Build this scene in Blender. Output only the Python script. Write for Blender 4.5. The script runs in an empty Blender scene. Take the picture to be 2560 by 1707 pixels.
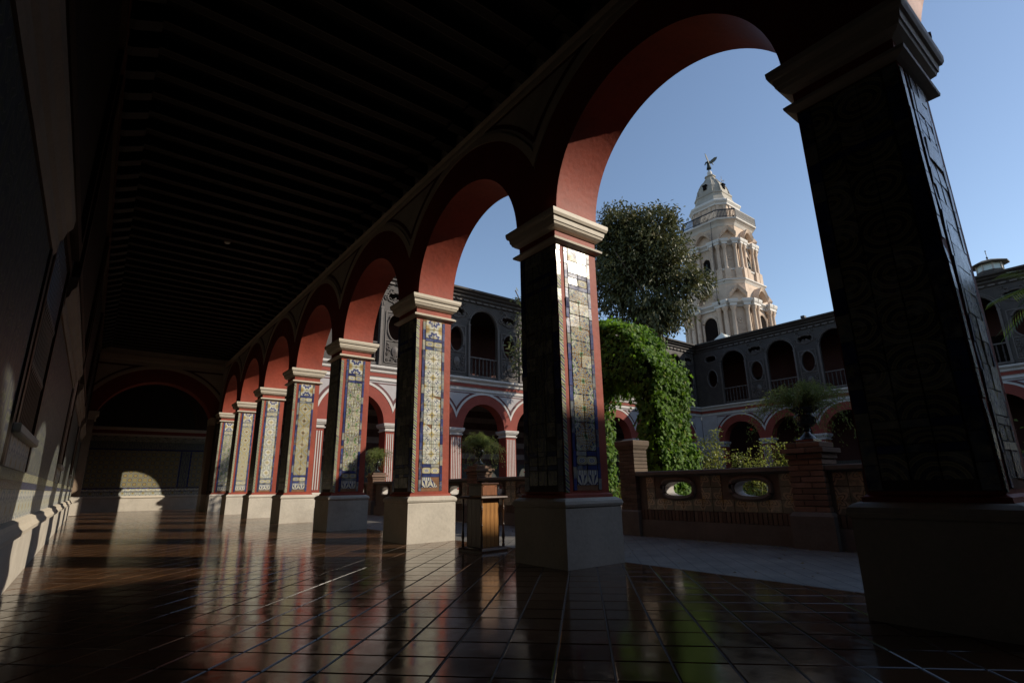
import bpy, bmesh, math, random
import numpy as np
from mathutils import Matrix, Vector
random.seed(7); RNG = np.random.default_rng(7)
R = math.radians
scene = bpy.context.scene
COL = scene.collection

# ------------------------------------------------------------------ camera
cam_d = bpy.data.cameras.new('camera'); cam = bpy.data.objects.new('camera', cam_d); COL.objects.link(cam)
cam_d.sensor_width = 36; cam_d.lens = 18.534; cam_d.clip_start = .05; cam_d.clip_end = 3000
CAM = Vector((-4.4337, -1.2145, .9376))
_yw, _pt, _rl = .6612, .2672, -.0161
_f = Vector((math.sin(_yw)*math.cos(_pt), math.cos(_yw)*math.cos(_pt), math.sin(_pt)))
_r0 = Vector((math.cos(_yw), -math.sin(_yw), 0)); _u0 = _r0.cross(_f)
_r = _r0*math.cos(_rl) + _u0*math.sin(_rl); _u = -_r0*math.sin(_rl) + _u0*math.cos(_rl)
cam.matrix_world = Matrix(((_r.x, _u.x, -_f.x, CAM.x), (_r.y, _u.y, -_f.y, CAM.y), (_r.z, _u.z, -_f.z, CAM.z), (0, 0, 0, 1)))
scene.camera = cam
# ------------------------------------------------------------------ sky, sun, exposure
SUN_AZ, SUN_EL = R(135), R(27.5)            # azimuth from +Y towards +X
w = bpy.data.worlds.new('World'); scene.world = w; w.use_nodes = True
nt = w.node_tree; bg = nt.nodes['Background']
sky = nt.nodes.new('ShaderNodeTexSky'); sky.sky_type = 'NISHITA'; sky.sun_disc = False
sky.sun_elevation = SUN_EL; sky.sun_rotation = SUN_AZ; sky.altitude = 150; sky.air_density = 1.0; sky.dust_density = 0.35; sky.ozone_density = 1.6
hsv = nt.nodes.new('ShaderNodeHueSaturation'); hsv.inputs['Saturation'].default_value = .95; nt.links.new(sky.outputs[0], hsv.inputs['Color']); nt.links.new(hsv.outputs[0], bg.inputs[0]); bg.inputs[1].default_value = .14
sd = bpy.data.lights.new('sun', 'SUN'); sd.energy = 4.2; sd.angle = R(.53); sd.color = (1, .90, .75)
sun = bpy.data.objects.new('sun', sd); COL.objects.link(sun)
_sdir = Vector((math.sin(SUN_AZ)*math.cos(SUN_EL), math.cos(SUN_AZ)*math.cos(SUN_EL), math.sin(SUN_EL)))
sun.rotation_euler = _sdir.to_track_quat('Z', 'Y').to_euler(); sun.location = (20, -20, 30)
vs = scene.view_settings; vs.view_transform = 'Standard'; vs.look = 'None'; vs.exposure = 0.32; vs.gamma = 1; vs.use_curve_mapping = False
cy = scene.cycles; cy.max_bounces = 6; cy.diffuse_bounces = 3; cy.glossy_bounces = 4; cy.transmission_bounces = 4; cy.transparent_max_bounces = 4
cy.use_denoising = True; cy.sample_clamp_indirect = 4; cy.caustics_reflective = False; cy.caustics_refractive = False

# ------------------------------------------------------------------ materials
class NT:
    def __init__(s, name):
        s.m = bpy.data.materials.new(name); s.m.use_nodes = True; s.t = s.m.node_tree; s.b = s.t.nodes['Principled BSDF']; s.out = s.t.nodes['Material Output']
    def n(s, ty, **kw):
        o = s.t.nodes.new('ShaderNode' + ty)
        for k, v in kw.items(): setattr(o, k, v)
        return o
    def put(s, sock, v):
        if v is None: return
        if isinstance(v, bpy.types.NodeSocket): s.t.links.new(v, sock)
        else: sock.default_value = v
    def m_(s, op, a, b=None, c=None):
        o = s.n('Math', operation=op)
        s.put(o.inputs[0], a); s.put(o.inputs[1], b); s.put(o.inputs[2], c); return o.outputs[0]
    def mix(s, f, a, b, blend='MIX'):
        o = s.n('Mix', data_type='RGBA', blend_type=blend)
        s.put(o.inputs[0], f); s.put(o.inputs[6], a if isinstance(a, bpy.types.NodeSocket) else (*a[:3], 1)); s.put(o.inputs[7], b if isinstance(b, bpy.types.NodeSocket) else (*b[:3], 1)); return o.outputs[2]
    def ramp(s, v, stops, const=False):
        o = s.n('ValToRGB'); cr = o.color_ramp; cr.interpolation = 'CONSTANT' if const else 'LINEAR'
        while len(cr.elements) < len(stops): cr.elements.new(.5)
        for e, (p, c) in zip(cr.elements, stops): e.position = p; e.color = (*c, 1)
        s.put(o.inputs[0], v); return o.outputs[0]
    def coord(s, which='Object'):
        return s.n('TexCoord').outputs[which]
    def pos(s): return s.n('NewGeometry').outputs['Position']
    def noise(s, scale, vec=None, detail=4, rough=.55, out=0):
        o = s.n('TexNoise'); o.inputs['Scale'].default_value = scale; o.inputs['Detail'].default_value = detail; o.inputs['Roughness'].default_value = rough
        s.put(o.inputs['Vector'], vec if vec is not None else s.pos()); return o.outputs[out]
    def bump(s, h, dist=.01, strength=.5):
        o = s.n('Bump'); o.inputs['Strength'].default_value = strength; o.inputs['Distance'].default_value = dist; s.put(o.inputs['Height'], h); s.put(s.b.inputs['Normal'], o.outputs[0])
    def fin(s, col=None, rough=None, spec=None, coat=None, metal=None):
        s.put(s.b.inputs['Base Color'], col if (col is None or isinstance(col, bpy.types.NodeSocket)) else (*col, 1))
        s.put(s.b.inputs['Roughness'], rough); s.put(s.b.inputs['Specular IOR Level'], spec); s.put(s.b.inputs['Coat Weight'], coat); s.put(s.b.inputs['Metallic'], metal); return s.m

def sc(c, k): return tuple(min(1, x*k) for x in c)
def plaster(name, c, rough=.7, var=.25, scale=1.5, bump=.004, fine=30, spec=.4, stain=None, per_obj=0):
    t = NT(name); p = t.pos()
    a = t.noise(scale, p); b = t.noise(fine, p, 3)
    col = t.ramp(t.m_('ADD', t.m_('MULTIPLY', a, .7), t.m_('MULTIPLY', b, .3)), [(.3, sc(c, 1-var)), (.7, sc(c, 1+var*.6))])
    if stain: col = t.mix(t.ramp(t.noise(.9, p, 6, .65), [(.52, (0, 0, 0)), (.7, (.6, .6, .6))]), col, stain)
    sf = t.ramp(t.noise(13, p, 5, .7), [(.56, (0, 0, 0)), (.72, (.45, .45, .45))]); col = t.mix(sf, col, sc(c, .62))
    if per_obj:
        oi = t.n('ObjectInfo').outputs['Random']
        hs = t.n('HueSaturation'); t.put(hs.inputs['Value'], t.m_('ADD', 1-per_obj, t.m_('MULTIPLY', oi, 2*per_obj))); t.put(hs.inputs['Color'], col); col = hs.outputs[0]
    t.bump(t.m_('ADD', t.m_('MULTIPLY', b, .5), t.noise(fine*.25, p, 2)), bump, .6)
    return t.fin(col, rough, spec)

def wallstone():
    t = NT('worn_grey_wall_tile'); uv = t.n('UVMap').outputs[0]; sp = t.n('SeparateXYZ'); t.put(sp.inputs[0], uv)
    gx = t.m_('PINGPONG', sp.outputs[0], .5); gy = t.m_('PINGPONG', sp.outputs[1], .5); g = t.ramp(t.m_('MINIMUM', gx, gy), [(0, (0, 0, 0)), (.03, (1, 1, 1))])
    p = t.pos(); n1 = t.noise(5, p, 6, .75); v = t.n('TexVoronoi'); v.inputs['Scale'].default_value = 11; t.put(v.inputs['Vector'], p)
    c = t.ramp(t.m_('ADD', t.m_('MULTIPLY', n1, .75), t.m_('MULTIPLY', v.outputs[0], .35)), [(.3, (.012, .013, .016)), (.42, (.07, .07, .06)), (.5, (.24, .23, .185)), (.58, (.06, .065, .06)), (.68, (.2, .19, .15)), (.78, (.03, .035, .045))])
    c = t.mix(t.m_('MULTIPLY', t.m_('SUBTRACT', 1, g), .7), c, (.03, .028, .025)); t.bump(t.m_('ADD', g, t.m_('MULTIPLY', n1, .8)), .008, .7)
    return t.fin(c, .35, .5)
M = {}
M['cream'] = plaster('cream_plaster', (.48, .435, .365), .75, .2, 1.6, .006, 22, stain=(.30, .26, .21))
M['ledge'] = plaster('cream_moulding', (.52, .46, .37), .55, .12, 2)
M['red'] = plaster('red_paint', (.275, .053, .030), .6, .32, 1.3, .008, 14, .25, stain=(.19, .045, .03))
M['redfade'] = plaster('brick_red_paint', (.215, .044, .03), .65, .25, 1.3, .004, 20, .2)
M['dkred'] = plaster('dark_red_line', (.085, .018, .018), .6, .2)
M['white'] = plaster('pale_pink_plaster', (.37, .345, .345), .8, .2, 1, stain=(.27, .245, .24))
M['whitetrim'] = plaster('white_trim', (.46, .43, .40), .7, .12, 2)
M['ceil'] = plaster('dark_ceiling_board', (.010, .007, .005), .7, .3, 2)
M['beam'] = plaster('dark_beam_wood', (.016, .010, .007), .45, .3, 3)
M['edgelit'] = plaster('beam_edge_light', (.05, .034, .024), .5, .4, 5)  # lighter tone paints the dim reflected light along the beam edges
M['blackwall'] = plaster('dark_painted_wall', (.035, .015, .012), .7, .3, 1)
M['tan'] = plaster('shaded_cream_moulding', (.24, .175, .12), .6, .25, 2)  # cream moulding coloured brown, its shade painted in
M['stonewall'] = wallstone()
M['carved'] = plaster('weathered_carved_wood', (.045, .036, .032), .65, .4, 2, .006, 16)
M['carvedhi'] = plaster('highlit_carved_wood', (.095, .078, .07), .6, .25, 2)  # paler copy of the carved wood, a painted highlight so relief reads
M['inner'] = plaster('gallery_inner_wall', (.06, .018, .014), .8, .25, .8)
M['innerdark'] = plaster('opening_shade', (.012, .009, .008), .95, .2, spec=.05)  # near-black colour stands in for the shade inside openings
M['soil'] = plaster('garden_soil', (.07, .05, .035), .95, .4, 1.2, .02, 9)
M['brick'] = plaster('brick', (.18, .112, .077), .85, .25, 5, .004, 40, per_obj=.28)
M['brickdk'] = plaster('old_brick', (.11, .08, .056), .9, .3, 5, .004, 40, per_obj=.25)
M['mortar'] = plaster('mortar', (.12, .105, .085), .95, .25, 5)
M['render'] = plaster('grey_brown_render', (.13, .118, .10), .9, .3, 2.5, .006, 25)
M['iron'] = plaster('black_iron', (.012, .014, .015), .22, .2, 3, .001, 10, .7)
M['rail'] = plaster('dark_iron_railing', (.02, .02, .022), .5, .2)
M['tower'] = plaster('tower_peach_plaster', (.58, .45, .345), .8, .22, .6, .01, 5, stain=(.36, .26, .19))
M['towerw'] = plaster('tower_white_trim', (.60, .57, .53), .75, .12, .7)
M['dome'] = plaster('dome_grey_plaster', (.36, .33, .28), .8, .25, .8, .006, 6)
M['bronze'] = plaster('dark_bronze', (.02, .03, .022), .5, .3)
M['gold'] = plaster('picture_frame_wood', (.05, .028, .014), .4, .3, 4)
M['canvas'] = plaster('dark_canvas', (.014, .010, .008), .55, .8, 1.3)
M['petalred'] = plaster('red_petal', (.55, .02, .03), .5, .2)
M['petalpink'] = plaster('pink_petal', (.75, .4, .42), .5, .15)
M['stem'] = plaster('woody_stem', (.08, .055, .03), .8, .3)
M['bark'] = plaster('tree_bark', (.11, .085, .065), .9, .35, 3, .02, 12)
M['glass'] = NT('skylight_glass').fin((.5, .58, .56), .12, .6)
M['roofwhite'] = plaster('pale_roof_panel', (.62, .6, .54), .6, .1)
M['lamp'] = NT('lamp_lens').fin((.7, .7, .66), .15, .6)

def wood(name, c, rough=.35):
    t = NT(name); p = t.coord(); mp = t.n('Mapping'); mp.inputs['Scale'].default_value = (9, 9, .7); t.put(mp.inputs[0], p)
    g = t.noise(4, mp.outputs[0], 5, .6)
    col = t.ramp(g, [(.3, sc(c, .55)), (.7, sc(c, 1.25))]); t.bump(g, .002, .4)
    return t.fin(col, rough, .5)
M['oak'] = wood('orange_oak', (.36, .165, .045))
M['oakdk'] = wood('dark_stained_oak', (.075, .035, .016), .28)

def leafmat(name, c1, c2, trans=.4, rough=.4, gloss=.5):
    t = NT(name); isl = t.n('NewGeometry').outputs['Random Per Island']
    col = t.ramp(isl, [(0, c1), (.95, c2), (.965, tuple((a+b)*.5 for a, b in zip(c2, (.2, .13, .03))))])
    t.fin(col, rough, gloss); tr = t.n('BsdfTranslucent'); t.put(tr.inputs[0], t.mix(.5, col, sc(c2, 1.6)))
    ms = t.n('MixShader'); ms.inputs[0].default_value = trans
    t.t.links.new(t.b.outputs[0], ms.inputs[1]); t.t.links.new(tr.outputs[0], ms.inputs[2]); t.t.links.new(ms.outputs[0], t.out.inputs[0]); return t.m
M['leaftree'] = leafmat('leathery_tree_leaf', (.036, .046, .017), (.115, .115, .042), .22, .5, .4)
M['leafvine'] = leafmat('vine_leaf', (.038, .09, .010), (.135, .25, .02), .42, .6, .25)
M['leafrose'] = leafmat('rose_leaf', (.09, .12, .02), (.24, .26, .05), .4, .5, .3)
M['leaffern'] = leafmat('fern_leaf', (.09, .13, .03), (.20, .25, .07), .4, .6, .2)
M['leafhedge'] = leafmat('hedge_leaf', (.03, .06, .015), (.08, .12, .03), .3, .5)
M['leafpale'] = leafmat('pale_tree_leaf', (.07, .085, .03), (.17, .18, .07), .35, .4)

# glazed tiles: colour from UV in tile units, mirrored tile to tile
BLU = (.035, .055, .20); DBL = (.022, .03, .11); CRM = (.385, .385, .295); WHT = (.50, .49, .42); OCH = (.33, .215, .06); YEL = (.40, .325, .125); GRN = (.07, .17, .075); PBL = (.20, .27, .29); TER = (.30, .12, .045); GRY = (.25, .26, .23)
def tile_mat(name, kind, rough=.13, tint=None, dim=1.0):
    t = NT(name); uv = t.n('UVMap').outputs[0]; sp = t.n('SeparateXYZ'); t.put(sp.inputs[0], uv)
    x = t.m_('PINGPONG', sp.outputs[0], 1.0); y = t.m_('PINGPONG', sp.outputs[1], 1.0)
    r = t.m_('SQRT', t.m_('ADD', t.m_('MULTIPLY', x, x), t.m_('MULTIPLY', y, y)))
    th = t.m_('ARCTAN2', y, x)
    ix = t.m_('SUBTRACT', 1, x); iy = t.m_('SUBTRACT', 1, y)
    r2 = t.m_('SQRT', t.m_('ADD', t.m_('MULTIPLY', ix, ix), t.m_('MULTIPLY', iy, iy)))
    th2 = t.m_('ARCTAN2', iy, ix)
    cs = lambda k, a, ph=0: t.m_('COSINE', t.m_('ADD', t.m_('MULTIPLY', a, k), ph))
    d = lambda c: sc(c, dim)
    if kind == 'circ':
        v = t.m_('ADD', t.m_('MULTIPLY', r, .66), t.m_('MULTIPLY', cs(24, th), t.m_('MULTIPLY', r, .075)))
        col = t.ramp(v, [(0, d(GRN)), (.10, d(CRM)), (.15, d(BLU)), (.19, d(CRM)), (.30, d(GRN)), (.34, d(CRM)), (.38, d(DBL)), (.41, d(OCH)), (.52, d(DBL)), (.56, d(CRM)), (.63, d(DBL)), (.68, d(OCH)), (.78, d(CRM)), (.86, d(GRN))], True)
        sec = t.m_('GREATER_THAN', cs(12, th), .55); inner = t.m_('LESS_THAN', t.m_('ABSOLUTE', t.m_('SUBTRACT', r, .62)), .17)
        col = t.mix(t.m_('MULTIPLY', sec, inner), col, d(DBL))
    elif kind == 'flower':
        v = t.m_('ADD', r2, t.m_('MULTIPLY', cs(8, th2), .10))
        col = t.ramp(v, [(0, d(YEL)), (.16, d(BLU)), (.22, d(WHT)), (.36, d(DBL)), (.46, d(BLU)), (.62, d(DBL)), (.68, d(WHT)), (.9, d(CRM)), (1.0, d(YEL))], True)
        col = t.mix(t.m_('LESS_THAN', r, .38), col, d(OCH))
    elif kind == 'diam':
        v = t.m_('MULTIPLY', t.m_('ADD', x, y), .5); NV = (.07, .075, .10)
        col = t.ramp(v, [(0, d(NV)), (.09, d(YEL)), (.2, d(NV)), (.25, d(CRM)), (.38, d(NV)), (.44, d(YEL)), (.6, d(NV)), (.65, d(CRM)), (.8, d(OCH)), (.9, d(NV))], True)
    elif kind == 'leafy':
        v = t.m_('ADD', t.m_('MULTIPLY', t.m_('SINE', t.m_('ADD', t.m_('MULTIPLY', x, 7), t.m_('MULTIPLY', t.m_('SINE', t.m_('MULTIPLY', y, 6)), 1.5))), .25), t.m_('MULTIPLY', r, .5))
        col = t.ramp(v, [(0, d(GRN)), (.1, d(YEL)), (.2, d(BLU)), (.27, d(CRM)), (.42, d(GRN)), (.5, d(OCH)), (.6, d(BLU)), (.67, d(CRM)), (.8, d(YEL))], True)
    elif kind == 'pale':
        cx = t.m_('SUBTRACT', x, .5); cy2 = t.m_('SUBTRACT', y, .5); a = t.m_('ABSOLUTE', t.m_('MULTIPLY', t.m_('ADD', cx, cy2), .707)); b = t.m_('ABSOLUTE', t.m_('MULTIPLY', t.m_('SUBTRACT', cx, cy2), .707))
        col = t.ramp(t.m_('MULTIPLY', r, .7), [(0, d(OCH)), (.09, d(YEL)), (.15, d(CRM)), (.3, d(PBL)), (.36, d(WHT)), (.52, d(PBL)), (.57, d(CRM)), (.68, d(WHT)), (.82, d(YEL)), (.92, d(GRY))], True)
        col = t.mix(t.m_('LESS_THAN', t.m_('ABSOLUTE', t.m_('SUBTRACT', r2, .66)), .045), col, d(GRY))
        bars = t.m_('MAXIMUM', t.m_('GREATER_THAN', b, .1), t.m_('LESS_THAN', a, .05)); box_ = t.m_('MULTIPLY', t.m_('LESS_THAN', a, .22), t.m_('LESS_THAN', b, .19))
        col = t.mix(t.m_('LESS_THAN', t.m_('MAXIMUM', a, b), .27), col, d(WHT)); col = t.mix(t.m_('MULTIPLY', bars, box_), col, d((.09, .11, .17)))
    elif kind == 'ring':
        ux = t.m_('ABSOLUTE', t.m_('SUBTRACT', t.m_('FRACT', sp.outputs[0]), .5)); uy = t.m_('ABSOLUTE', t.m_('SUBTRACT', t.m_('FRACT', sp.outputs[1]), .5))
        rr = t.m_('SQRT', t.m_('ADD', t.m_('MULTIPLY', ux, ux), t.m_('MULTIPLY', uy, uy)))
        col = t.ramp(rr, [(0, d(DBL)), (.07, d(WHT)), (.15, d(BLU)), (.22, d(WHT)), (.32, d(YEL)), (.42, d(CRM)), (.5, d(YEL)), (.58, d(BLU))], True)
    elif kind == 'fan':
        ux = t.m_('SUBTRACT', t.m_('FRACT', sp.outputs[0]), .5); uy = t.m_('FRACT', sp.outputs[1])
        aa = t.m_('ARCTAN2', ux, t.m_('ADD', uy, .12)); v = t.m_('ADD', .5, t.m_('MULTIPLY', t.m_('COSINE', t.m_('MULTIPLY', aa, 9)), .5))
        col = t.ramp(v, [(0, d(DBL)), (.35, d(WHT)), (.8, d(YEL)), (.93, d(WHT))], True)
        col = t.mix(t.m_('GREATER_THAN', uy, .68), col, t.ramp(t.m_('PINGPONG', t.m_('MULTIPLY', sp.outputs[0], 4), .5), [(0, d(WHT)), (.2, d(CRM)), (.35, d(BLU))], True))
    elif kind == 'strip':
        v = t.m_('ADD', t.m_('MULTIPLY', t.m_('SINE', t.m_('ADD', t.m_('MULTIPLY', sp.outputs[1], 12), t.m_('MULTIPLY', sp.outputs[0], 9))), .5), .5)
        col = t.ramp(v, [(0, d(DBL)), (.15, d(CRM)), (.4, d(YEL)), (.6, d(OCH)), (.75, d(CRM)), (.88, d(GRN))], True)
    elif kind == 'scroll':
        v = t.m_('ADD', t.m_('MULTIPLY', t.m_('SINE', t.m_('ADD', t.m_('MULTIPLY', r, 17), t.m_('MULTIPLY', th, 3))), .5), .5)
        col = t.ramp(v, [(0, d((.03, .03, .035))), (.55, d((.12, .11, .07))), (.7, d((.2, .16, .07))), (.85, d((.08, .08, .05)))], True)
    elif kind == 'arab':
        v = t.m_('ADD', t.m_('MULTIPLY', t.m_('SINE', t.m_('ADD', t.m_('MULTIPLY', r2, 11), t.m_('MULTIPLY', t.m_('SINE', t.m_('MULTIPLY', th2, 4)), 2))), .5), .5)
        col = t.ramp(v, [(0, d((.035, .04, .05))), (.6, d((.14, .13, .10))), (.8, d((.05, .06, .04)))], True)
    elif kind == 'blue':
        col = t.ramp(t.m_('ADD', t.m_('MULTIPLY', t.noise(6, None, 3), .55), t.m_('MULTIPLY', t.n('ObjectInfo').outputs['Random'], .5)), [(.25, d(DBL)), (.45, d(BLU)), (.58, d((.03, .035, .07))), (.68, d((.13, .155, .19))), (.8, d((.2, .2, .17)))])
    elif kind == 'wallgrid':   # far dado: yellow flowers in blue lattice
        v = t.m_('MINIMUM', r, r2)
        col = t.ramp(v, [(0, d(YEL)), (.25, d(OCH)), (.4, d((.06, .09, .14))), (.47, d(CRM)), (.6, d((.07, .11, .14))), (.66, d(YEL))], True)
    elif kind == 'relief':
        v = t.m_('ADD', t.m_('MULTIPLY', cs(6, th2), .16), r2)
        col = t.ramp(v, [(0, d(OCH)), (.2, d((.1, .09, .06))), (.3, d((.34, .27, .15))), (.5, d((.09, .08, .06))), (.6, d((.30, .25, .16))), (.8, d((.14, .14, .1)))], True)
    oi = t.n('ObjectInfo').outputs['Random']
    wear = t.ramp(t.m_('ADD', t.noise(9, None, 5, .7), t.m_('MULTIPLY', t.m_('SUBTRACT', oi, .5), .22)), [(.52, (0, 0, 0)), (.75, (.85, .85, .85))])
    col = t.mix(wear, col, d(tint or (.31, .28, .19)))
    hs = t.n('HueSaturation'); t.put(hs.inputs['Value'], t.m_('ADD', .78, t.m_('MULTIPLY', oi, .42))); hs.inputs['Saturation'].default_value = .9; t.put(hs.inputs['Color'], col)
    t.bump(t.noise(7, None, 3), .006, .35)
    rg = t.m_('ADD', rough, t.m_('MULTIPLY', t.noise(16, None, 3), .2))
    return t.fin(hs.outputs[0], rg, .26)
T = {k: tile_mat('glazed_tile_' + k, k) for k in ('circ', 'flower', 'diam', 'leafy', 'pale', 'ring', 'fan', 'strip', 'blue', 'relief')}
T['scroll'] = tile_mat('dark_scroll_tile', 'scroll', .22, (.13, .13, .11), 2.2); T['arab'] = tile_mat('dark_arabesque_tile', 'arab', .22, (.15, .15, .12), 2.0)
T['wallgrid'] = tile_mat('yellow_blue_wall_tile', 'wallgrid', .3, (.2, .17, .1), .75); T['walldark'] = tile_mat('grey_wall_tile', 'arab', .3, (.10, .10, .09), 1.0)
T['wallworn'] = tile_mat('worn_patterned_wall_tile', 'arab', .25, (.14, .135, .11), 1.6)
T['wallpanel'] = tile_mat('blue_panel_tile', 'pale', .3, (.24, .24, .2), 1.0)

def floor_tile_mat():
    t = NT('glazed_brown_floor_tile'); oi = t.n('ObjectInfo').outputs['Random']; isl = t.n('NewGeometry').outputs['Random Per Island']
    p = t.pos(); rnd = t.m_('FRACT', t.m_('ADD', oi, isl))
    c = t.ramp(rnd, [(0, (.055, .026, .013)), (.5, (.072, .034, .016)), (1, (.095, .048, .024))])
    c = t.mix(t.ramp(t.noise(3, p, 6, .7), [(.45, (0, 0, 0)), (.75, (.6, .6, .6))]), c, (.045, .03, .02))
    t.bump(t.m_('ADD', t.noise(5, p, 2), t.m_('MULTIPLY', t.noise(60, p, 3), .12)), .004, .22)
    rg = t.ramp(t.noise(7, p, 5, .65), [(.3, (.07, .07, .07)), (.74, (.21, .21, .21))])
    return t.fin(c, rg, .55)
M['floortile'] = floor_tile_mat()
M['grout'] = plaster('floor_grout', (.11, .105, .10), .8, .3, 4)
def paving_mat():
    t = NT('grooved_grey_paving'); p = t.pos(); sp = t.n('SeparateXYZ'); t.put(sp.inputs[0], p)
    d1 = t.m_('MULTIPLY', t.m_('ADD', sp.outputs[0], sp.outputs[1]), .7071); d2 = t.m_('MULTIPLY', t.m_('SUBTRACT', sp.outputs[0], sp.outputs[1]), .7071)
    gx = t.m_('PINGPONG', t.m_('MULTIPLY', d1, 14), .5); gy = t.m_('PINGPONG', t.m_('MULTIPLY', d2, 5), .5)
    g = t.m_('MINIMUM', t.ramp(gx, [(0, (0, 0, 0)), (.14, (1, 1, 1))]), t.ramp(gy, [(0, (0, 0, 0)), (.06, (1, 1, 1))]))
    c = t.ramp(t.noise(2.2, p, 6, .65), [(.3, (.085, .08, .072)), (.7, (.2, .185, .16))]); c = t.mix(t.m_('MULTIPLY', t.m_('SUBTRACT', 1, g), .8), c, (.035, .034, .032))
    t.bump(t.m_('ADD', g, t.m_('MULTIPLY', t.noise(25, p, 3), .3)), .008, .7)
    return t.fin(c, .62, .45)
M['paving'] = paving_mat()

# ------------------------------------------------------------------ mesh helpers
def mesh(name, verts, faces, mats, uv=None, fmat=None, smooth=False):
    me = bpy.data.meshes.new(name); me.from_pydata([tuple(v) for v in verts], [], faces)
    for m in (mats if isinstance(mats, (list, tuple)) else [mats]): me.materials.append(m)
    if uv is not None:
        l = me.uv_layers.new(name='UVMap'); l.data.foreach_set('uv', np.array(uv, dtype=np.float32).ravel())
    if fmat is not None: me.polygons.foreach_set('material_index', fmat)
    if smooth: me.polygons.foreach_set('use_smooth', [True]*len(me.polygons))
    me.update(); return me
def obj(name, me, parent=None, loc=(0, 0, 0), rz=0.0, rot=None):
    o = bpy.data.objects.new(name, me); COL.objects.link(o); o.location = loc
    o.rotation_euler = rot if rot else (0, 0, rz)
    if parent: o.parent = parent
    return o
def empty(name, loc=(0, 0, 0), rz=0.0):
    o = bpy.data.objects.new(name, None); COL.objects.link(o); o.location = loc; o.rotation_euler = (0, 0, rz); o.empty_display_size = .2; return o
def tag(o, label, cat, group=None, kind=None):
    o['label'] = label; o['category'] = cat
    if group: o['group'] = group
    if kind: o['kind'] = kind
    return o
def struct(o, label=None): 
    o['kind'] = 'structure'
    if label: o['label'] = label
    return o
class G:
    """collects geometry for one mesh"""
    def __init__(s): s.v = []; s.f = []; s.m = []
    def add(s, v, f, mi=0):
        b = len(s.v); s.v += [tuple(p) for p in v]; s.f += [tuple(i+b for i in q) for q in f]; s.m += [mi]*len(f); return s
    def box(s, x0, x1, y0, y1, z0, z1, mi=0, bev=0.0):
        if bev: 
            b = bev; pr = [(0, b), (b, 0)]
            v = []; 
            for (dz, ins) in ((0, b), (b, 0)): v += [(x0+ins, y0+ins, z0+dz), (x1-ins, y0+ins, z0+dz), (x1-ins, y1-ins, z0+dz), (x0+ins, y1-ins, z0+dz)]
            for (dz, ins) in ((b, 0), (0, b)): v += [(x0+ins, y0+ins, z1-dz), (x1-ins, y0+ins, z1-dz), (x1-ins, y1-ins, z1-dz), (x0+ins, y1-ins, z1-dz)]
            f = [(3, 2, 1, 0), (12, 13, 14, 15)]
            for k in range(3):
                for i in range(4): a = k*4+i; c = k*4+(i+1) % 4; f.append((a, c, c+4, a+4))
            return s.add(v, f, mi)
        v = [(x0, y0, z0), (x1, y0, z0), (x1, y1, z0), (x0, y1, z0), (x0, y0, z1), (x1, y0, z1), (x1, y1, z1), (x0, y1, z1)]
        return s.add(v, [(3, 2, 1, 0), (4, 5, 6, 7), (0, 1, 5, 4), (1, 2, 6, 5), (2, 3, 7, 6), (3, 0, 4, 7)], mi)
    def rings(s, rings, mi=0, cap=True, closed=True):
        n = len(rings[0]); v = [p for r in rings for p in r]; f = []
        for k in range(len(rings)-1):
            for i in range(n if closed else n-1): a = k*n+i; c = k*n+(i+1) % n; f.append((a, c, c+n, a+n))
        if cap and closed: f.append(tuple(range(n))[::-1]); f.append(tuple(range((len(rings)-1)*n, len(rings)*n)))
        return s.add(v, f, mi)
    def square(s, prof, cx=0, cy=0, mi=0, chamfer=None, ax=1.0):
        rr = []
        for h, z in prof: rr.append([(cx-h*ax, cy-h, z), (cx+h*ax, cy-h, z), (cx+h*ax, cy+h, z), (cx-h*ax, cy+h, z)])
        return s.rings(rr, mi)
    def lathe(s, prof, n=16, cx=0, cy=0, mi=0, cz=0):
        return s.rings([[(cx+r*math.cos(2*math.pi*i/n), cy+r*math.sin(2*math.pi*i/n), cz+z) for i in range(n)] for r, z in prof], mi)
    def tube(s, pts, rad, n=6, mi=0):
        pts = [Vector(p) for p in pts]; rr = []
        for i, p in enumerate(pts):
            d = (pts[min(i+1, len(pts)-1)] - pts[max(i-1, 0)]).normalized()
            a = d.cross(Vector((0, 0, 1))) if abs(d.z) < .95 else d.cross(Vector((1, 0, 0)))
            a.normalize(); b = a.cross(d); r = rad[i] if isinstance(rad, (list, tuple)) else rad
            rr.append([tuple(p + a*math.cos(2*math.pi*k/n)*r + b*math.sin(2*math.pi*k/n)*r) for k in range(n)])
        return s.rings(rr, mi)
    def sweep(s, prof, u0, u1, mp, mi=0):
        """closed profile [(d,z)] swept along u; mp(u,d,z)->xyz"""
        return s.rings([[mp(u0, d, z) for d, z in prof], [mp(u1, d, z) for d, z in prof]], mi)
    def make(s, name, mats, smooth=False, uv=None):
        me = mesh(name, s.v, s.f, mats, fmat=s.m, smooth=False)
        bm = bmesh.new(); bm.from_mesh(me); bmesh.ops.recalc_face_normals(bm, faces=bm.faces); bm.to_mesh(me); bm.free()
        if smooth:
            me.polygons.foreach_set('use_smooth', [True]*len(me.polygons)); me.set_sharp_from_angle(angle=R(40))
        if uv:
            l = me.uv_layers.new(name='UVMap'); vv = me.vertices
            for p in me.polygons:
                for li in p.loop_indices: l.data[li].uv = uv(vv[me.loops[li].vertex_index].co, p.normal)
        return me
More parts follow.
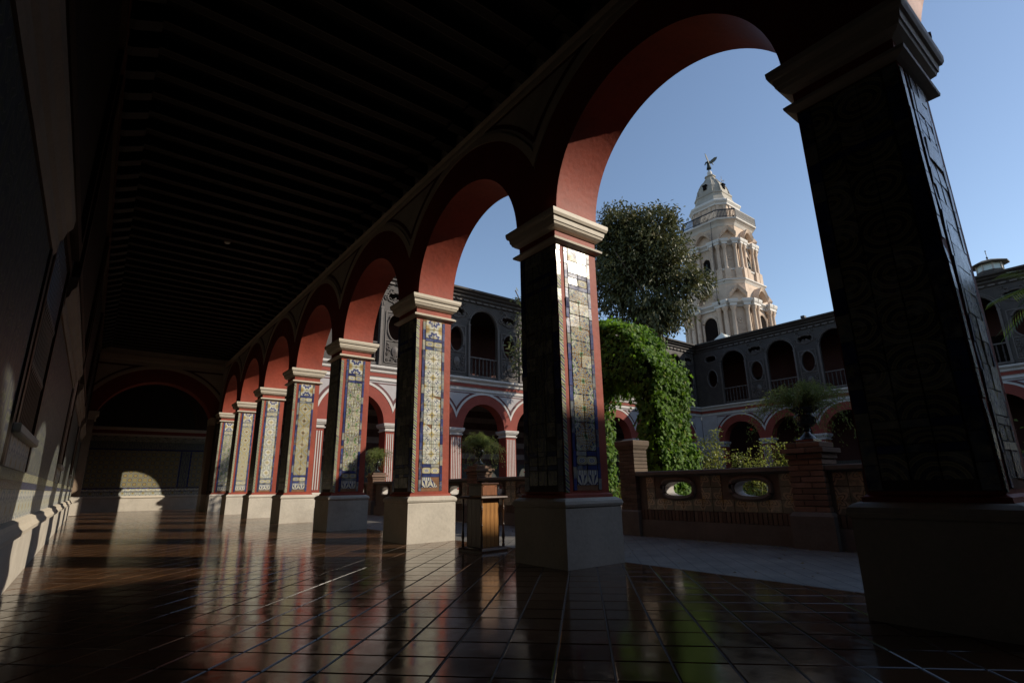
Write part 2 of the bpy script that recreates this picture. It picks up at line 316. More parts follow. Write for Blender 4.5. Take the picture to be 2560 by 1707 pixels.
def plate(name, outer, holes, depth, mp, mats, side=0, uv=None):
    """2D outline with holes, extruded by depth; mp(u,v,w)->xyz, w in [0,depth]; side = material index of the edge faces"""
    cu = bpy.data.curves.new('tmp', 'CURVE'); cu.dimensions = '2D'; cu.fill_mode = 'BOTH'; cu.extrude = depth/2
    for poly in [outer] + list(holes):
        sp = cu.splines.new('POLY'); sp.points.add(len(poly)-1); sp.use_cyclic_u = True
        for p, q in zip(sp.points, poly): p.co = (q[0], q[1], 0, 1)
    o = bpy.data.objects.new('tmp', cu); COL.objects.link(o); dg = bpy.context.evaluated_depsgraph_get(); dg.update()
    me = bpy.data.meshes.new_from_object(o.evaluated_get(dg)); bpy.data.objects.remove(o); bpy.data.curves.remove(cu)
    me.name = name; me.materials.clear()
    for m in (mats if isinstance(mats, (list, tuple)) else [mats]): me.materials.append(m)
    edge = [abs(p.normal.z) < .5 for p in me.polygons]
    for v in me.vertices: v.co = mp(v.co.x, v.co.y, v.co.z + depth/2)
    bm = bmesh.new(); bm.from_mesh(me); bmesh.ops.remove_doubles(bm, verts=bm.verts, dist=1e-5); bm.faces.ensure_lookup_table()
    for f, e in zip(bm.faces, edge): f.material_index = side if e else 0; f.smooth = False
    bmesh.ops.recalc_face_normals(bm, faces=bm.faces); bm.to_mesh(me); bm.free()
    if side: me.polygons.foreach_set('use_smooth', [True]*len(me.polygons)); me.set_sharp_from_angle(angle=R(25))
    if uv:
        l = me.uv_layers.new(name='UVMap')
        for p in me.polygons:
            for li in p.loop_indices: l.data[li].uv = uv(me.vertices[me.loops[li].vertex_index].co, p.normal)
    return me
def arc(cx, cz, r, a0, a1, n, sx=1.0):
    return [(cx + sx*r*math.cos(a0+(a1-a0)*i/n), cz + r*math.sin(a0+(a1-a0)*i/n)) for i in range(n+1)]
def ring_strip(r1, r2, half, n, thick, mp, cz, zmax=None, a0=0.0, a1=math.pi):
    """band between two radii, clipped at |u|<=half and z<=zmax, as slab of thickness thick"""
    g = G(); row = []
    for i in range(n+1):
        a = a0+(a1-a0)*i/n; c, s_ = math.cos(a), math.sin(a); ro = r2
        if abs(c) > 1e-6: ro = min(ro, half/abs(c))
        if zmax is not None and s_ > 1e-6: ro = min(ro, zmax/s_)
        row.append((c, s_, r1, ro) if ro > r1+.002 else None)
    for A, B in zip(row, row[1:]):
        if not A or not B: continue
        q = [(A[0]*A[2], cz+A[1]*A[2]), (A[0]*A[3], cz+A[1]*A[3]), (B[0]*B[3], cz+B[1]*B[3]), (B[0]*B[2], cz+B[1]*B[2])]
        v = [mp(x, z, 0) for x, z in q] + [mp(x, z, thick) for x, z in q]
        g.add(v, [(0, 1, 2, 3), (7, 6, 5, 4), (0, 4, 5, 1), (1, 5, 6, 2), (2, 6, 7, 3), (3, 7, 4, 0)])
    return g
def tile_mesh(name, wd, ht, th, u0, v0, mt, us=1.0, vs=1.0, ins=.003):
    """glazed slab standing in XZ, front towards -Y, bottom-left at origin, UV from (u0,v0)"""
    v = [(0, 0, 0), (wd, 0, 0), (wd, 0, ht), (0, 0, ht), (ins, -th, ins), (wd-ins, -th, ins), (wd-ins, -th, ht-ins), (ins, -th, ht-ins)]
    f = [(4, 5, 6, 7), (0, 1, 5, 4), (1, 2, 6, 5), (2, 3, 7, 6), (3, 0, 4, 7)]
    uv = []
    for q in f:
        for i in q: uv.append((u0 + v[i][0]/wd*us, v0 + v[i][2]/ht*vs))
    return mesh(name, v, f, mt, uv)
def leaves(name, pos, axis, nrm, ln, wd, mt, shape='kite'):
    """many separate leaves as one mesh; arrays of centres, long axes, normals"""
    n = len(pos); axis = axis/np.linalg.norm(axis, axis=1, keepdims=True); side = np.cross(nrm, axis); side /= np.linalg.norm(side, axis=1, keepdims=True)+1e-9
    up = np.cross(axis, side); ln = np.asarray(ln).reshape(-1, 1)*np.ones((n, 1)); wd = np.asarray(wd).reshape(-1, 1)*np.ones((n, 1))
    if shape == 'kite':
        P = [(-.5, 0, 0), (-.05, -.5, .12), (.5, 0, -.12), (-.05, .5, .12)]; F = [(0, 1, 2, 3)]
    elif shape == 'fan':      # five-fingered vine leaf
        P = [(-.5, 0, 0), (-.15, -.5, .1), (.02, -.2, .03), (.38, -.34, -.04), (.2, -.08, .05), (.55, 0, -.1), (.2, .08, .05), (.38, .34, -.04), (.02, .2, .03), (-.15, .5, .1)]; F = [(0, 1, 2, 3, 4, 5, 6, 7, 8, 9)]
    k = len(P); V = np.concatenate([(pos + axis*ln*a + side*wd*b + up*wd*c)[:, None, :] for a, b, c in P], 1).reshape(-1, 3)
    me = bpy.data.meshes.new(name); nf = len(F[0]); me.vertices.add(n*k); me.vertices.foreach_set('co', V.ravel().astype(np.float32))
    me.loops.add(n*nf); me.polygons.add(n)
    idx = (np.arange(n)[:, None]*k + np.array(F[0])[None, :]).ravel().astype(np.int32)
    me.loops.foreach_set('vertex_index', idx); me.polygons.foreach_set('loop_start', (np.arange(n)*nf).astype(np.int32))
    me.materials.append(mt); me.update(calc_edges=True); return me
def rnd_unit(n):
    v = RNG.normal(size=(n, 3)); return v/np.linalg.norm(v, axis=1, keepdims=True)

# ==================================================================== SETTING
XW = -5.03; YB = 33.4; YS = -13.4            # gallery wall, far end wall, added near wall
ground = obj('ground', G().box(-700, 700, -700, 700, -.4, -.06).make('ground', M['soil'])); struct(ground)
walk = obj('walkway', G().box(1.02, 4.02, -13, 27.6, -.3, -.02).make('walkway', M['paving'])); struct(walk)
kerb = G(); kerb.box(1.0, 1.07, -13, 27.6, -.3, -.008)
obj('kerb', kerb.make('kerb', M['render']), walk)

# ---- gallery floor: square tiles laid at 45 degrees
floor = obj('gallery_floor', G().box(XW-.3, 1.0, YS, 60, -.3, -.006).make('gallery_floor', M['grout'])); struct(floor)
TS = .3125; GAP = .010; S2 = math.sqrt(.5)
def clip_poly(poly, a, b, c):
    out = []
    for i, p in enumerate(poly):
        q = poly[(i+1) % len(poly)]; dp = a*p[0]+b*p[1]-c; dq = a*q[0]+b*q[1]-c
        if dp <= 0: out.append(p)
        if (dp < 0 < dq) or (dq < 0 < dp): t_ = dp/(dp-dq); out.append((p[0]+(q[0]-p[0])*t_, p[1]+(q[1]-p[1])*t_))
    return out
h = TS/2-GAP/2
tl = G().rings([[(-h, -h, -.008), (h, -h, -.008), (h, h, -.008), (-h, h, -.008)], [(-h, -h, -.004), (h, -h, -.004), (h, h, -.004), (-h, h, -.004)], [(-h+.006, -h+.006, 0), (h-.006, -h+.006, 0), (h-.006, h-.006, 0), (-h+.006, h-.006, 0)]]).make('floor_tile', M['floortile'])
cells = []
for i in range(-60, 190):
    for j in range(-190, 190):
        u_, v_ = (i+.31)*TS, (j+.4)*TS; x, y = (u_-v_)*S2, (u_+v_)*S2
        if XW-.25 < x < 1.2 and YS < y < YB+.2: cells.append((x, y))
def in_view(x, y):
    d = Vector((x, y, 0)) - CAM; z = d.dot(_f)
    if z < .3: return None
    a = d.dot(_r)/z*18.534/18; b = d.dot(_u)/z*18.534/12
    return z if (abs(a) < 1.04 and abs(b) < 1.05) else None
sized = sorted((in_view(x, y), x, y) for x, y in cells if in_view(x, y) is not None and x < .78 and x > XW+.2)
single = {(round(x, 4), round(y, 4)) for _, x, y in sized[:300]}
mass = G()
for x, y in cells:
    if (round(x, 4), round(y, 4)) in single:
        o = obj('floor_tile', tl, floor, (x, y, random.uniform(-.0006, .0006))); o.rotation_euler = (random.gauss(0, .0035), random.gauss(0, .0035), R(45)+random.gauss(0, .004)+random.choice((0, 1, 2, 3))*math.pi/2)
    else:
        hh = h*1.4142; poly = [(x+hh, y), (x, y+hh), (x-hh, y), (x, y-hh)]; poly = clip_poly(poly, 1, 0, .992); 
        if len(poly) < 3: continue
        cx = sum(p[0] for p in poly)/len(poly); cy_ = sum(p[1] for p in poly)/len(poly); tx, ty = random.gauss(0, .0022), random.gauss(0, .0022)
        zt = lambda p: (p[0]-cx)*tx + (p[1]-cy_)*ty
        inn = [(p[0]+(cx-p[0])*.018, p[1]+(cy_-p[1])*.018) for p in poly]
        mass.rings([[(p[0], p[1], -.008) for p in poly], [(p[0], p[1], zt(p)-.0025) for p in poly], [(p[0], p[1], zt(p)) for p in inn]])
o = obj('floor_tiles', mass.make('floor_tiles', M['floortile']), floor); o['kind'] = 'stuff'

# ---- ceiling with beams and corbels
CZ = 7.36
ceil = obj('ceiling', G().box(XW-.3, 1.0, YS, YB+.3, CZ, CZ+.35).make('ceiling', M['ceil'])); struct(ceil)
bm_ = G().box(-4.95, .1, -.07, .07, CZ-.17, CZ-.002).box(-4.95, .1, -.062, .062, CZ-.2, CZ-.1705).box(-4.6, -.25, -.078, -.0625, CZ-.205, CZ-.185, 1).box(-4.6, -.25, .0625, .078, CZ-.205, CZ-.185, 1).make('ceiling_beam', [M['ceil'], M['edgelit']])  # thin pale strips stand in for light caught on the lower edges
cb = G()
for x0, s_ in ((XW, 1), (.1, -1)):
    cb.rings([[(x0, -.1, CZ-.42), (x0, .1, CZ-.42), (x0, .1, CZ-.215), (x0, -.1, CZ-.215)], [(x0+s_*.12, -.1, CZ-.40), (x0+s_*.12, .1, CZ-.40), (x0+s_*.12, .1, CZ-.215), (x0+s_*.12, -.1, CZ-.215)], [(x0+s_*.42, -.1, CZ-.27), (x0+s_*.42, .1, CZ-.27), (x0+s_*.42, .1, CZ-.215), (x0+s_*.42, -.1, CZ-.215)]])
cbl = G().rings([[(XW, -.1, CZ-.42), (XW, .1, CZ-.42), (XW, .1, CZ-.215), (XW, -.1, CZ-.215)], [(XW+.15, -.1, CZ-.40), (XW+.15, .1, CZ-.40), (XW+.15, .1, CZ-.215), (XW+.15, -.1, CZ-.215)], [(XW+.44, -.1, CZ-.26), (XW+.44, .1, CZ-.26), (XW+.44, .1, CZ-.215), (XW+.44, -.1, CZ-.215)]]).make('corbel', M['ceil'])
cbr = G().rings([[(.1, -.1, CZ-.30), (.1, .1, CZ-.30), (.1, .1, CZ-.215), (.1, -.1, CZ-.215)], [(-.05, -.1, CZ-.28), (-.05, .1, CZ-.28), (-.05, .1, CZ-.215), (-.05, -.1, CZ-.215)], [(-.34, -.1, CZ-.26), (-.34, .1, CZ-.26), (-.34, .1, CZ-.215), (-.34, -.1, CZ-.215)]]).make('corbel', M['ceil'])
y = .15
while y < 27.4:
    obj('ceiling_beam', bm_, ceil, (0, y, 0)); obj('corbel', cbl, ceil, (0, y, 0)); obj('corbel', cbr, ceil, (0, y, 0)); y += .56

# ==================================================================== PILLARS
HP, HS0, HS1, HC = .785, .83, 4.14, 4.58
PW, SW = .485, .385
plinth_me = G().square([(PW, 0), (PW, .66), (PW-.004, .672)]).make('plinth', M['cream'])
pmould_me = G().square([(PW-.01, .672), (PW+.012, .685), (PW+.022, .715), (PW+.012, .75), (PW-.02, .775), (PW-.05, .786)]).make('plinth_moulding', M['cream'])
fillet_me = G().square([(SW+.035, .786), (SW+.03, .82), (SW, .84)]).make('base_fillet', M['red'])
shaft_me = G().square([(SW, .8), (SW, 4.16)]).make('shaft', M['red'])
neck_me = G().square([(SW, 4.13), (SW+.03, 4.14), (SW+.075, 4.165), (SW+.08, 4.19), (SW+.05, 4.215), (SW+.004, 4.222)]).make('neck_moulding', M['ledge'])
frieze_me = G().square([(SW+.004, 4.215), (SW+.004, 4.345)]).make('frieze', M['red'])
cap_me = G().square([(SW+.004, 4.33), (SW+.05, 4.345), (SW+.085, 4.375), (SW+.095, 4.41), (SW+.105, 4.412), (SW+.115, 4.48), (SW+.135, 4.484), (SW+.15, 4.52), (SW+.153, 4.575), (SW+.13, 4.58)]).make('capital', M['ledge'])
grout_y = G().box(-.245, .245, -SW-.004, -SW+.01, .87, 4.12).make('tile_bed', plaster('tile_bed', (.20, .10, .05), .9, .35, 6))
grout_x = G().box(-SW-.004, -SW+.01, -.375, .375, .86, 4.12).make('tile_bed', plaster('dark_tile_bed', (.06, .05, .04), .9, .3, 6))
TW = .176
ROWS = [('flower', .18), ('flower', .18), ('blue', .062), ('ring', .11), ('blue', .062)] + [('body', .18)]*12 + [('blue', .062), ('ring', .11), ('blue', .062), ('fan', .185)]
_tc = {}
def tmesh(kind, wd, ht, pu, pv):
    k = (kind, wd, ht, pu, pv)
    if k not in _tc: _tc[k] = tile_mesh('tile_' + kind, wd, ht, .007, pu, pv, T[kind])
    return _tc[k]
def panel_mesh(body, cols, wd, zr, face='y'):
    """tile panel of a distant pillar: one slab, tile colours by UV"""
    v = []; f = []; uv = []; fm = []; mats = []
    z = 4.105; j = 0
    for kind, ht in ROWS:
        k = body if kind == 'body' else kind
        if face == 'x' and k in ('flower', 'fan', 'ring'): k = body
        if T[k] not in mats: mats.append(T[k])
        b = len(v); x0 = -cols*wd/2; v += [(x0, 0, z-ht+.002), (-x0, 0, z-ht+.002), (-x0, 0, z-.002), (x0, 0, z-.002)]; f.append((b, b+1, b+2, b+3)); fm.append(mats.index(T[k]))
        uv += [(0, j), (cols, j), (cols, j+1), (0, j+1)]; z -= ht; j += 1
    return mesh('tile_panel', v, f, mats, uv, fm)
def border_piece(ln, wd, mt, u0):
    k = ('b', round(ln, 2), wd, mt.name, u0)
    if k not in _tc: _tc[k] = tile_mesh('border_tile', wd, round(ln, 2)-.004, .006, u0, 0, mt, wd/.18, ln/.18, .002)
    return _tc[k]
def pillar(i, body, xbody, label, single_y, single_x, shade=False):
    p = empty('tiled_pillar', (.485, 4.0*i, 0)); tag(p, label, 'pillar', 'tiled pillars of the arcade')
    for nm, me in (('plinth', plinth_me), ('plinth_moulding', pmould_me), ('base_fillet', fillet_me), ('shaft', shaft_me), ('neck_moulding', neck_me), ('frieze', frieze_me), ('capital', cap_me)): obj(nm, me, p)
    obj('tile_bed', grout_y, p); obj('tile_bed', grout_x, p)
    rng = random.Random(i+40)
    def jit(o):
        o.rotation_euler.y += rng.gauss(0, .007); o.rotation_euler.x += rng.gauss(0, .02); o.rotation_euler.z += rng.gauss(0, .022)
    # face towards -Y: two tiles wide, blue border, yellow corner strip
    if single_y:
        z = 4.105; j = 0
        for kind, ht in ROWS:
            k = body if kind == 'body' else kind
            for c in range(2):
                nm = 'blue_tile' if kind == 'blue' else 'glazed_tile'
                o = obj(nm, tmesh(k, TW, ht-.004, c % 2, j % 2), p, (-.18 + c*.18 + rng.uniform(-.0015, .0015), -SW-.004 - rng.uniform(0, .003), z-ht+.002)); jit(o)
            z -= ht; j += 1
        for sx in (-.245, .186):
            z = .875
            while z < 4.07:
                ln = min(rng.choice((.14, .17, .2, .22)), 4.105-z)
                o = obj('border_tile', border_piece(ln, .057, T['blue'], 0), p, (sx, -SW-.004-rng.uniform(0, .002), z)); jit(o); z += ln
        z = .85
        while z < 4.07:
            ln = min(rng.choice((.18, .19, .2)), 4.12-z)
            o = obj('corner_tile', border_piece(ln, .07, T['strip'], rng.choice((0, .4))), p, (-SW+.001, -SW-.001-rng.uniform(0, .002), z)); jit(o); z += ln
    else:
        obj('tile_panel', panel_mesh(body, 2, .18, 0), p, (0, -SW-.009, 0))
        for sx in (-.245, .186): obj('tile_border', G().box(sx, sx+.057, -SW-.009, -SW, .875, 4.105).make('tile_border', T['blue'], uv=lambda c, n: (c.x*5, c.z*5)), p)
        obj('corner_strip', G().box(-SW, -SW+.07, -SW-.006, -SW+.002, .85, 4.12).make('corner_strip', T['strip'], uv=lambda c, n: (c.x*5, c.z*5)), p)
    # face towards -X (gallery side): three tiles wide, dark
    if single_x:
        z = 4.105; j = 0
        for kind, ht in ROWS:
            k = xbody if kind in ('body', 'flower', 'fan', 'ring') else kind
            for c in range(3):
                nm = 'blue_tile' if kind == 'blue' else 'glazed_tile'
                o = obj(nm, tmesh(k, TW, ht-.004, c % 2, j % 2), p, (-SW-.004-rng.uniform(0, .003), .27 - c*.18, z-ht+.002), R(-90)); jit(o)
            z -= ht; j += 1
        for sy in (.375, -.275):
            z = .865
            while z < 4.07:
                ln = min(rng.choice((.18, .2, .22)), 4.11-z)
                o = obj('border_tile', border_piece(ln, .098, T['blue'], .3), p, (-SW-.004-rng.uniform(0, .002), sy, z), R(-90)); z += ln
    else:
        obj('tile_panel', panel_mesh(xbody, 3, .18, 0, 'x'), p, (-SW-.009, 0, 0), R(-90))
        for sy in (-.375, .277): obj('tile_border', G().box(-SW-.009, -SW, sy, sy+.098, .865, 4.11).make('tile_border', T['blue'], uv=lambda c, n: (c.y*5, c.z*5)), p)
    return p
pillar(-1, 'pale', 'scroll', 'tiled pillar just beyond the right edge, behind the darkest pillar', False, False)
pillar(0, 'pale', 'scroll', 'nearest tiled pillar, black in shade with scroll tiles, at right edge', True, True)
pillar(1, 'circ', 'arab', 'second nearest pillar, white sun glints on its top tiles and grey plinth', True, True)
pillar(2, 'pale', 'arab', 'sunlit pillar with pale worn tiles just left of the wooden lectern', True, True)
pillar(3, 'leafy', 'arab', 'pillar with green leafy tiles whose plinth and lower tiles lie in shadow', True, False)
pillar(4, 'diam', 'arab', 'sunlit pillar with yellow diamond tiles, fourth from the far end', True, False)
pillar(5, 'pale', 'arab', 'sunlit pillar third from the far end of the arcade', False, False)
pillar(6, 'diam', 'arab', 'sunlit pillar second from the far end of the arcade', False, False)
pillar(7, 'leafy', 'arab', 'last sunlit pillar at the far corner of the arcade', False, False)

# ==================================================================== ARCADE above the pillars (local x = -world y, local y = world x from gallery face)
def arch_outline(half, r, zs, zt, n=40):
    return [(-half, zs), (-r, zs)] + [(-x, z) for x, z in arc(0, zs, r, 0, math.pi, n)][1:-1] + [(r, zs), (half, zs), (half, zt), (-half, zt)]
ZT = 7.36
WT = .77
mpl = lambda u, v, w: (u, w, v)
RA = 1.56
ab_me = plate('arch_wall', arch_outline(2.0, RA, HC, ZT), [], WT, mpl, [M['cream'], M['red']], 1)
front = lambda u, v, w: (u, -w, v)
ring_me = ring_strip(RA, 2.2, 2.0, 64, .006, front, HC).make('arch_band', M['redfade'])
line_me = ring_strip(2.2, 2.33, 2.0, 64, .022, front, HC).make('arch_moulding', M['ledge'])
ZL = 2.33
def spandrel(half, r3, wd, zl, cz, mt, th=.006, y0=0.0, lw=None):
    lw = lw or wd; out = []
    for s_ in (1, -1):
        g = ring_strip(r3, r3+wd, half-.001, 60, th, lambda u, v, w: (s_*u, y0-w, v), cz, zl, 0, math.pi/2)
        xa = math.sqrt(max(0, r3*r3-(zl-lw)**2)) if r3 > zl-lw else 0
        a, b = sorted((s_*xa, s_*half)); g.box(a, b, y0-th, y0, cz+zl-lw, cz+zl)
        out.append(('spandrel_border', g.make('spandrel_border', mt)))
    return out
span_me = spandrel(2.0, 2.40, .075, ZL, HC, M['dkred'])
back = lambda u, v, w: (u, WT+w, v)
ringb_me = ring_strip(RA, 2.2, 2.0, 48, .006, back, HC).make('arch_band', M['red'])
lineb_me = ring_strip(2.2, 2.33, 2.0, 48, .022, back, HC).make('arch_moulding', M['ledge'])
arcade = empty('arcade_wall', (.1, 0, 0), R(-90)); tag(arcade, 'row of dark red round arches carried by the tiled pillars', 'arcade')
for i in range(-1, 7):
    u = -(4*i+2)
    for nm, me in (('arch_wall', ab_me), ('arch_band', ring_me), ('arch_moulding', line_me), *span_me, ('arch_band', ringb_me), ('arch_moulding', lineb_me)): obj(nm, me, arcade, (u, 0, 0))
obj('added_light_block', G().box(4.0, 13.4, 0, WT, HC, ZT).box(4.49, 13.4, 0, WT, 0, HC-.001).make('added_light_block', M['cream']), arcade)  # unseen solid wall, added to cut the sky light on the left wall
obj('corner_pier', G().box(-29.3, -28.49, 0, WT, 0, HC).make('corner_pier', M['cream']), arcade)
obj('corner_wall', G().box(-29.3, -28.0, 0, WT, HC, ZT).make('corner_wall', M['cream']), arcade)
cor = G().sweep([(0, 6.88), (-.03, 6.88), (-.04, 6.93), (-.04, 6.99), (-.06, 7.02), (-.08, 7.055), (0, 7.055)], -28.0, 13.4, lambda u, d, z: (u, d, z)).make('top_moulding', M['ledge'])
obj('top_moulding', cor, arcade)
# slab and eaves above our own arcade, towards the garden
obj('outer_cornice', G().sweep([(WT, 7.1), (WT+.1, 7.15), (WT+.3, 7.5), (WT+.3, 7.75), (WT, 7.75)], -28.0, 13.0, lambda u, d, z: (u, d, z)).make('outer_cornice', M['ledge']), arcade)

# ==================================================================== GALLERY WALL on the left
gw = empty('gallery_wall', (XW, 0, 0)); tag(gw, 'long dark wall with tiled dado and grille windows along the left', 'wall')
wins = [(4.7, 6.5), (12.7, 14.5), (20.7, 22.5)]
mpw = lambda u, v, w: (-w, u, v)
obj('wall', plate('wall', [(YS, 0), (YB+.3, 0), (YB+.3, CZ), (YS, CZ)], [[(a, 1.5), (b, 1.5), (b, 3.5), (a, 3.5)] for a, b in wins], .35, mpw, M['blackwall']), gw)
segs = []; last = YS
for a, b in wins: segs.append((last, a)); last = b
segs.append((last, 27.5))
swm = lambda u, d, z: (d, u, z)
obj('plinth', G().sweep([(0, 0), (.07, 0), (.07, .50), (0, .50)], YS, 27.5, swm).make('plinth', M['cream']), gw)
obj('plinth_moulding', G().sweep([(0, .50), (.085, .50), (.12, .53), (.125, .575), (.10, .60), (.085, .62), (.075, .66), (.03, .68), (0, .68)], YS, 27.5, swm).make('plinth_moulding', M['ledge']), gw)
uvw = lambda c, n: (c.y/.2, c.z/.2)
for a, b in segs:
    obj('stone_panel', G().box(0, .012, a, b, 1.16, 2.98).make('stone_panel', T['wallworn'], uv=lambda c, n: (c.y/.26, c.z/.26)), gw)
    obj('cornice', G().sweep([(0, 2.98), (.03, 2.98), (.045, 3.03), (.045, 3.12), (.07, 3.15), (.085, 3.22), (.12, 3.27), (.125, 3.36), (.1, 3.38), (0, 3.38)], a, b, swm).make('cornice', M['tan']), gw)
    obj('pilaster_strip', G().box(.012, .03, a+.02, a+.16, 1.16, 2.98).make('pilaster_strip', M['beam']), gw) if a > 0 else None
    obj('pilaster_strip', G().box(.012, .03, b-.16, b-.02, 1.16, 2.98).make('pilaster_strip', M['beam']), gw)
obj('tile_band', G().box(0, .014, YS, 27.5, .68, .98).make('tile_band', T['wallpanel'], uv=uvw), gw)
obj('blue_band', G().box(0, .016, YS, 27.5, .982, 1.06).make('blue_band', plaster('dark_blue_glaze', (.03, .038, .09), .25, .4, 5), uv=uvw), gw)
obj('tile_band', G().box(0, .014, YS, 27.5, 1.062, 1.158).make('tile_band', T['strip'], uv=uvw), gw)
for a, b in wins:
    wv = empty('window', (0, a, 0)); wv.parent = gw
    obj('under_sill_tiles', G().box(.016, .022, 0, b-a, 1.16, 1.42).make('under_sill_tiles', T['wallpanel'], uv=uvw), wv)
    obj('sill', G().box(-.2, .08, -.05, b-a+.05, 1.42, 1.5, bev=.012).make('sill', M['ledge']), wv)
    fr = G(); W_ = b-a
    fr.box(-.02, .04, 0, .1, 1.5, 3.5); fr.box(-.02, .04, W_-.1, W_, 1.5, 3.5); fr.box(-.02, .04, .1, W_-.1, 3.4, 3.5)
    obj('frame', fr.make('frame', M['oakdk']), wv)
    obj('interior_shade', G().box(-.36, -.34, 0, W_, 1.5, 3.5).make('interior_shade', M['innerdark']), wv)  # black sheet paints the unlit space behind the grille
    bar = G().lathe([(.018, 1.5), (.018, 2.0), (.03, 2.05), (.018, 2.1), (.018, 2.6), (.03, 2.65), (.018, 2.7), (.018, 3.4)], 8).make('grille_bar', M['oakdk'], True)
    nb = 13
    for k in range(nb): obj('grille_bar', bar, wv, (0, .16+(W_-.32)*k/(nb-1), 0))
    for z in (2.05, 2.65, 3.15): obj('cross_bar', G().box(-.012, .012, .1, W_-.1, z-.02, z+.02).make('cross_bar', M['oakdk']), wv)
obj('top_board', G().box(0, .09, YS, 27.5, 6.88, 7.1).make('top_board', plaster('dark_red_board', (.10, .03, .018), .5, .25, 2)), gw)
pn = ['dark framed painting on the left wall nearest the camera', 'second dark framed painting along the left wall', 'third dark framed painting along the left wall', 'dark framed painting nearest the far end on the left wall']
for k, (a, b) in enumerate(((.5, 6.6), (7.2, 13.3), (13.9, 20.0), (20.6, 26.7))):
    pt = empty('wall_painting', (XW, a, 0)); tag(pt, pn[k], 'painting', 'framed paintings on the left wall'); L = b-a
    fr = G().box(.0, .09, 0, L, 3.62, 3.78).box(.0, .09, 0, L, 6.6, 6.76).box(.0, .09, 0, .16, 3.78, 6.6).box(.0, .09, L-.16, L, 3.78, 6.6)
    obj('picture_frame', fr.make('picture_frame', M['gold']), pt); obj('canvas', G().box(.0, .03, .16, L-.16, 3.78, 6.6).make('canvas', M['canvas']), pt)
near = obj('added_near_wall', G().box(XW, .1, YS-.3, YS, 0, CZ).make('added_near_wall', M['blackwall'])); tag(near, 'unseen dark wall added behind the viewpoint to keep sky light out', 'wall')  # unseen, added so sky light does not pour in from behind

# ---- cross arch at the far corner of the gallery
ca = empty('cross_arch', (0, 28.92, 0)); tag(ca, 'broad dark red arch spanning the gallery before the end wall', 'arch')
XC, HSP, RC, ZC = -2.47, 2.25, 2.42, 3.54
th0 = math.asin((4.42-ZC)/RC)
pts = arc(XC, ZC, RC, th0, math.pi-th0, 40)
outl = [(XW, 4.42)] + [(x, z) for x, z in reversed(pts)] + [(.1, 4.42), (.1, CZ), (XW, CZ)]
obj('arch_wall', plate('arch_wall', outl, [], .8, lambda u, v, w: (u, -.4+w, v), [M['cream'], M['red']], 1), ca)
fr3 = lambda u, v, w: (XC+u, -.4-w, v)
def clip_ring(r1, r2, th, mt, nm):
    obj(nm, ring_strip(r1, r2, 2.54, 60, th, fr3, ZC, None, th0*.9, math.pi-th0*.9).make(nm, mt), ca)
clip_ring(RC, 3.03, .006, M['redfade'], 'arch_band'); clip_ring(3.03, 3.15, .02, M['ledge'], 'arch_moulding')
for nm, me in spandrel(2.53, 3.2, .08, 3.12, ZC, M['dkred'], .006, -.4): obj(nm, me, ca, (XC, 0, 0))
obj('top_moulding', G().box(XW, .08, -.44, -.4, 6.86, 7.1).make('top_moulding', M['ledge']), ca)
for nm, x0, x1 in (('pilaster', XW, XW+.3), ('pilaster', -.22, .0)):
    obj(nm, G().box(x0, x1, -.4, .4, .78, 4.1).make(nm, M['tan']), ca)  # cream pilasters in shade, the darkness put into their colour
    obj('pilaster_plinth', G().box(x0-.0, x1+(.1 if x0 < -1 else 0), -.47, .47, 0, .78, bev=.02).make('pilaster_plinth', M['cream']), ca)
    d0, d1 = (0, 1) if x0 < -1 else (1, 0)
    cp = G()
    for e, z0, z1 in ((.05, 4.05, 4.12), (.02, 4.12, 4.2), (.08, 4.2, 4.28), (.13, 4.28, 4.42)): cp.box(x0-e*d0*0-e*(1-d0), x1+e*(1-d1)*0+e*d1*1, -.4-e, .4+e, z0, z1)
    obj('capital', cp.make('capital', M['ledge']), ca)

# ---- end wall
ew = empty('end_wall', (0, YB, 0)); tag(ew, 'end wall with yellow and blue tile dado at gallery end', 'wall')
uve = lambda c, n: (c.x/.22, c.z/.22)
obj('wall', G().box(XW-.3, 1.2, 0, .3, 0, CZ).make('wall', M['blackwall']), ew)
obj('plinth', G().box(XW, 1.2, -.09, 0, 0, .62).make('plinth', M['cream']), ew)
obj('plinth_moulding', G().sweep([(0, .62), (-.1, .62), (-.13, .66), (-.12, .71), (-.05, .76), (0, .76)], XW, 1.2, lambda u, d, z: (u, d, z)).make('plinth_moulding', M['ledge']), ew)
obj('tile_dado', G().box(XW, 1.2, -.014, 0, 1.16, 3.05).make('tile_dado', T['wallgrid'], uv=uve), ew)
for z0, z1, mt in ((.76, .92, 'pale'), (.93, .98, 'blue'), (.99, 1.09, 'pale'), (1.1, 1.15, 'blue'), (3.06, 3.13, 'blue'), (3.14, 3.5, 'arab'), (3.51, 3.79, 'scroll')): obj('tile_border', G().box(XW, 1.2, -.016, 0, z0, z1).make('tile_border', T[mt], uv=uve), ew)
for x0 in (-.75, -.28): obj('tile_border', G().box(x0, x0+.07, -.02, -.0145, 1.17, 3.04).make('tile_border', T['blue'], uv=uve), ew)
obj('tile_border', G().box(-.68, -.28, -.019, -.0145, 1.17, 3.04).make('tile_border', T['arab'], uv=uve), ew)
obj('moulding', G().box(XW, 1.2, -.07, 0, 3.79, 3.9, bev=.015).make('moulding', M['ledge']), ew)
obj('red_band', G().box(XW, 1.2, -.03, 0, 3.9, 4.08).make('red_band', M['redfade']), ew)
obj('moulding', G().box(XW, 1.2, -.1, 0, 4.08, 4.25, bev=.02).make('moulding', M['ledge']), ew)
lp = empty('lunette_painting', (XC, YB-.02, 4.3)); tag(lp, 'dark lunette painting under the arch on the end wall', 'painting')
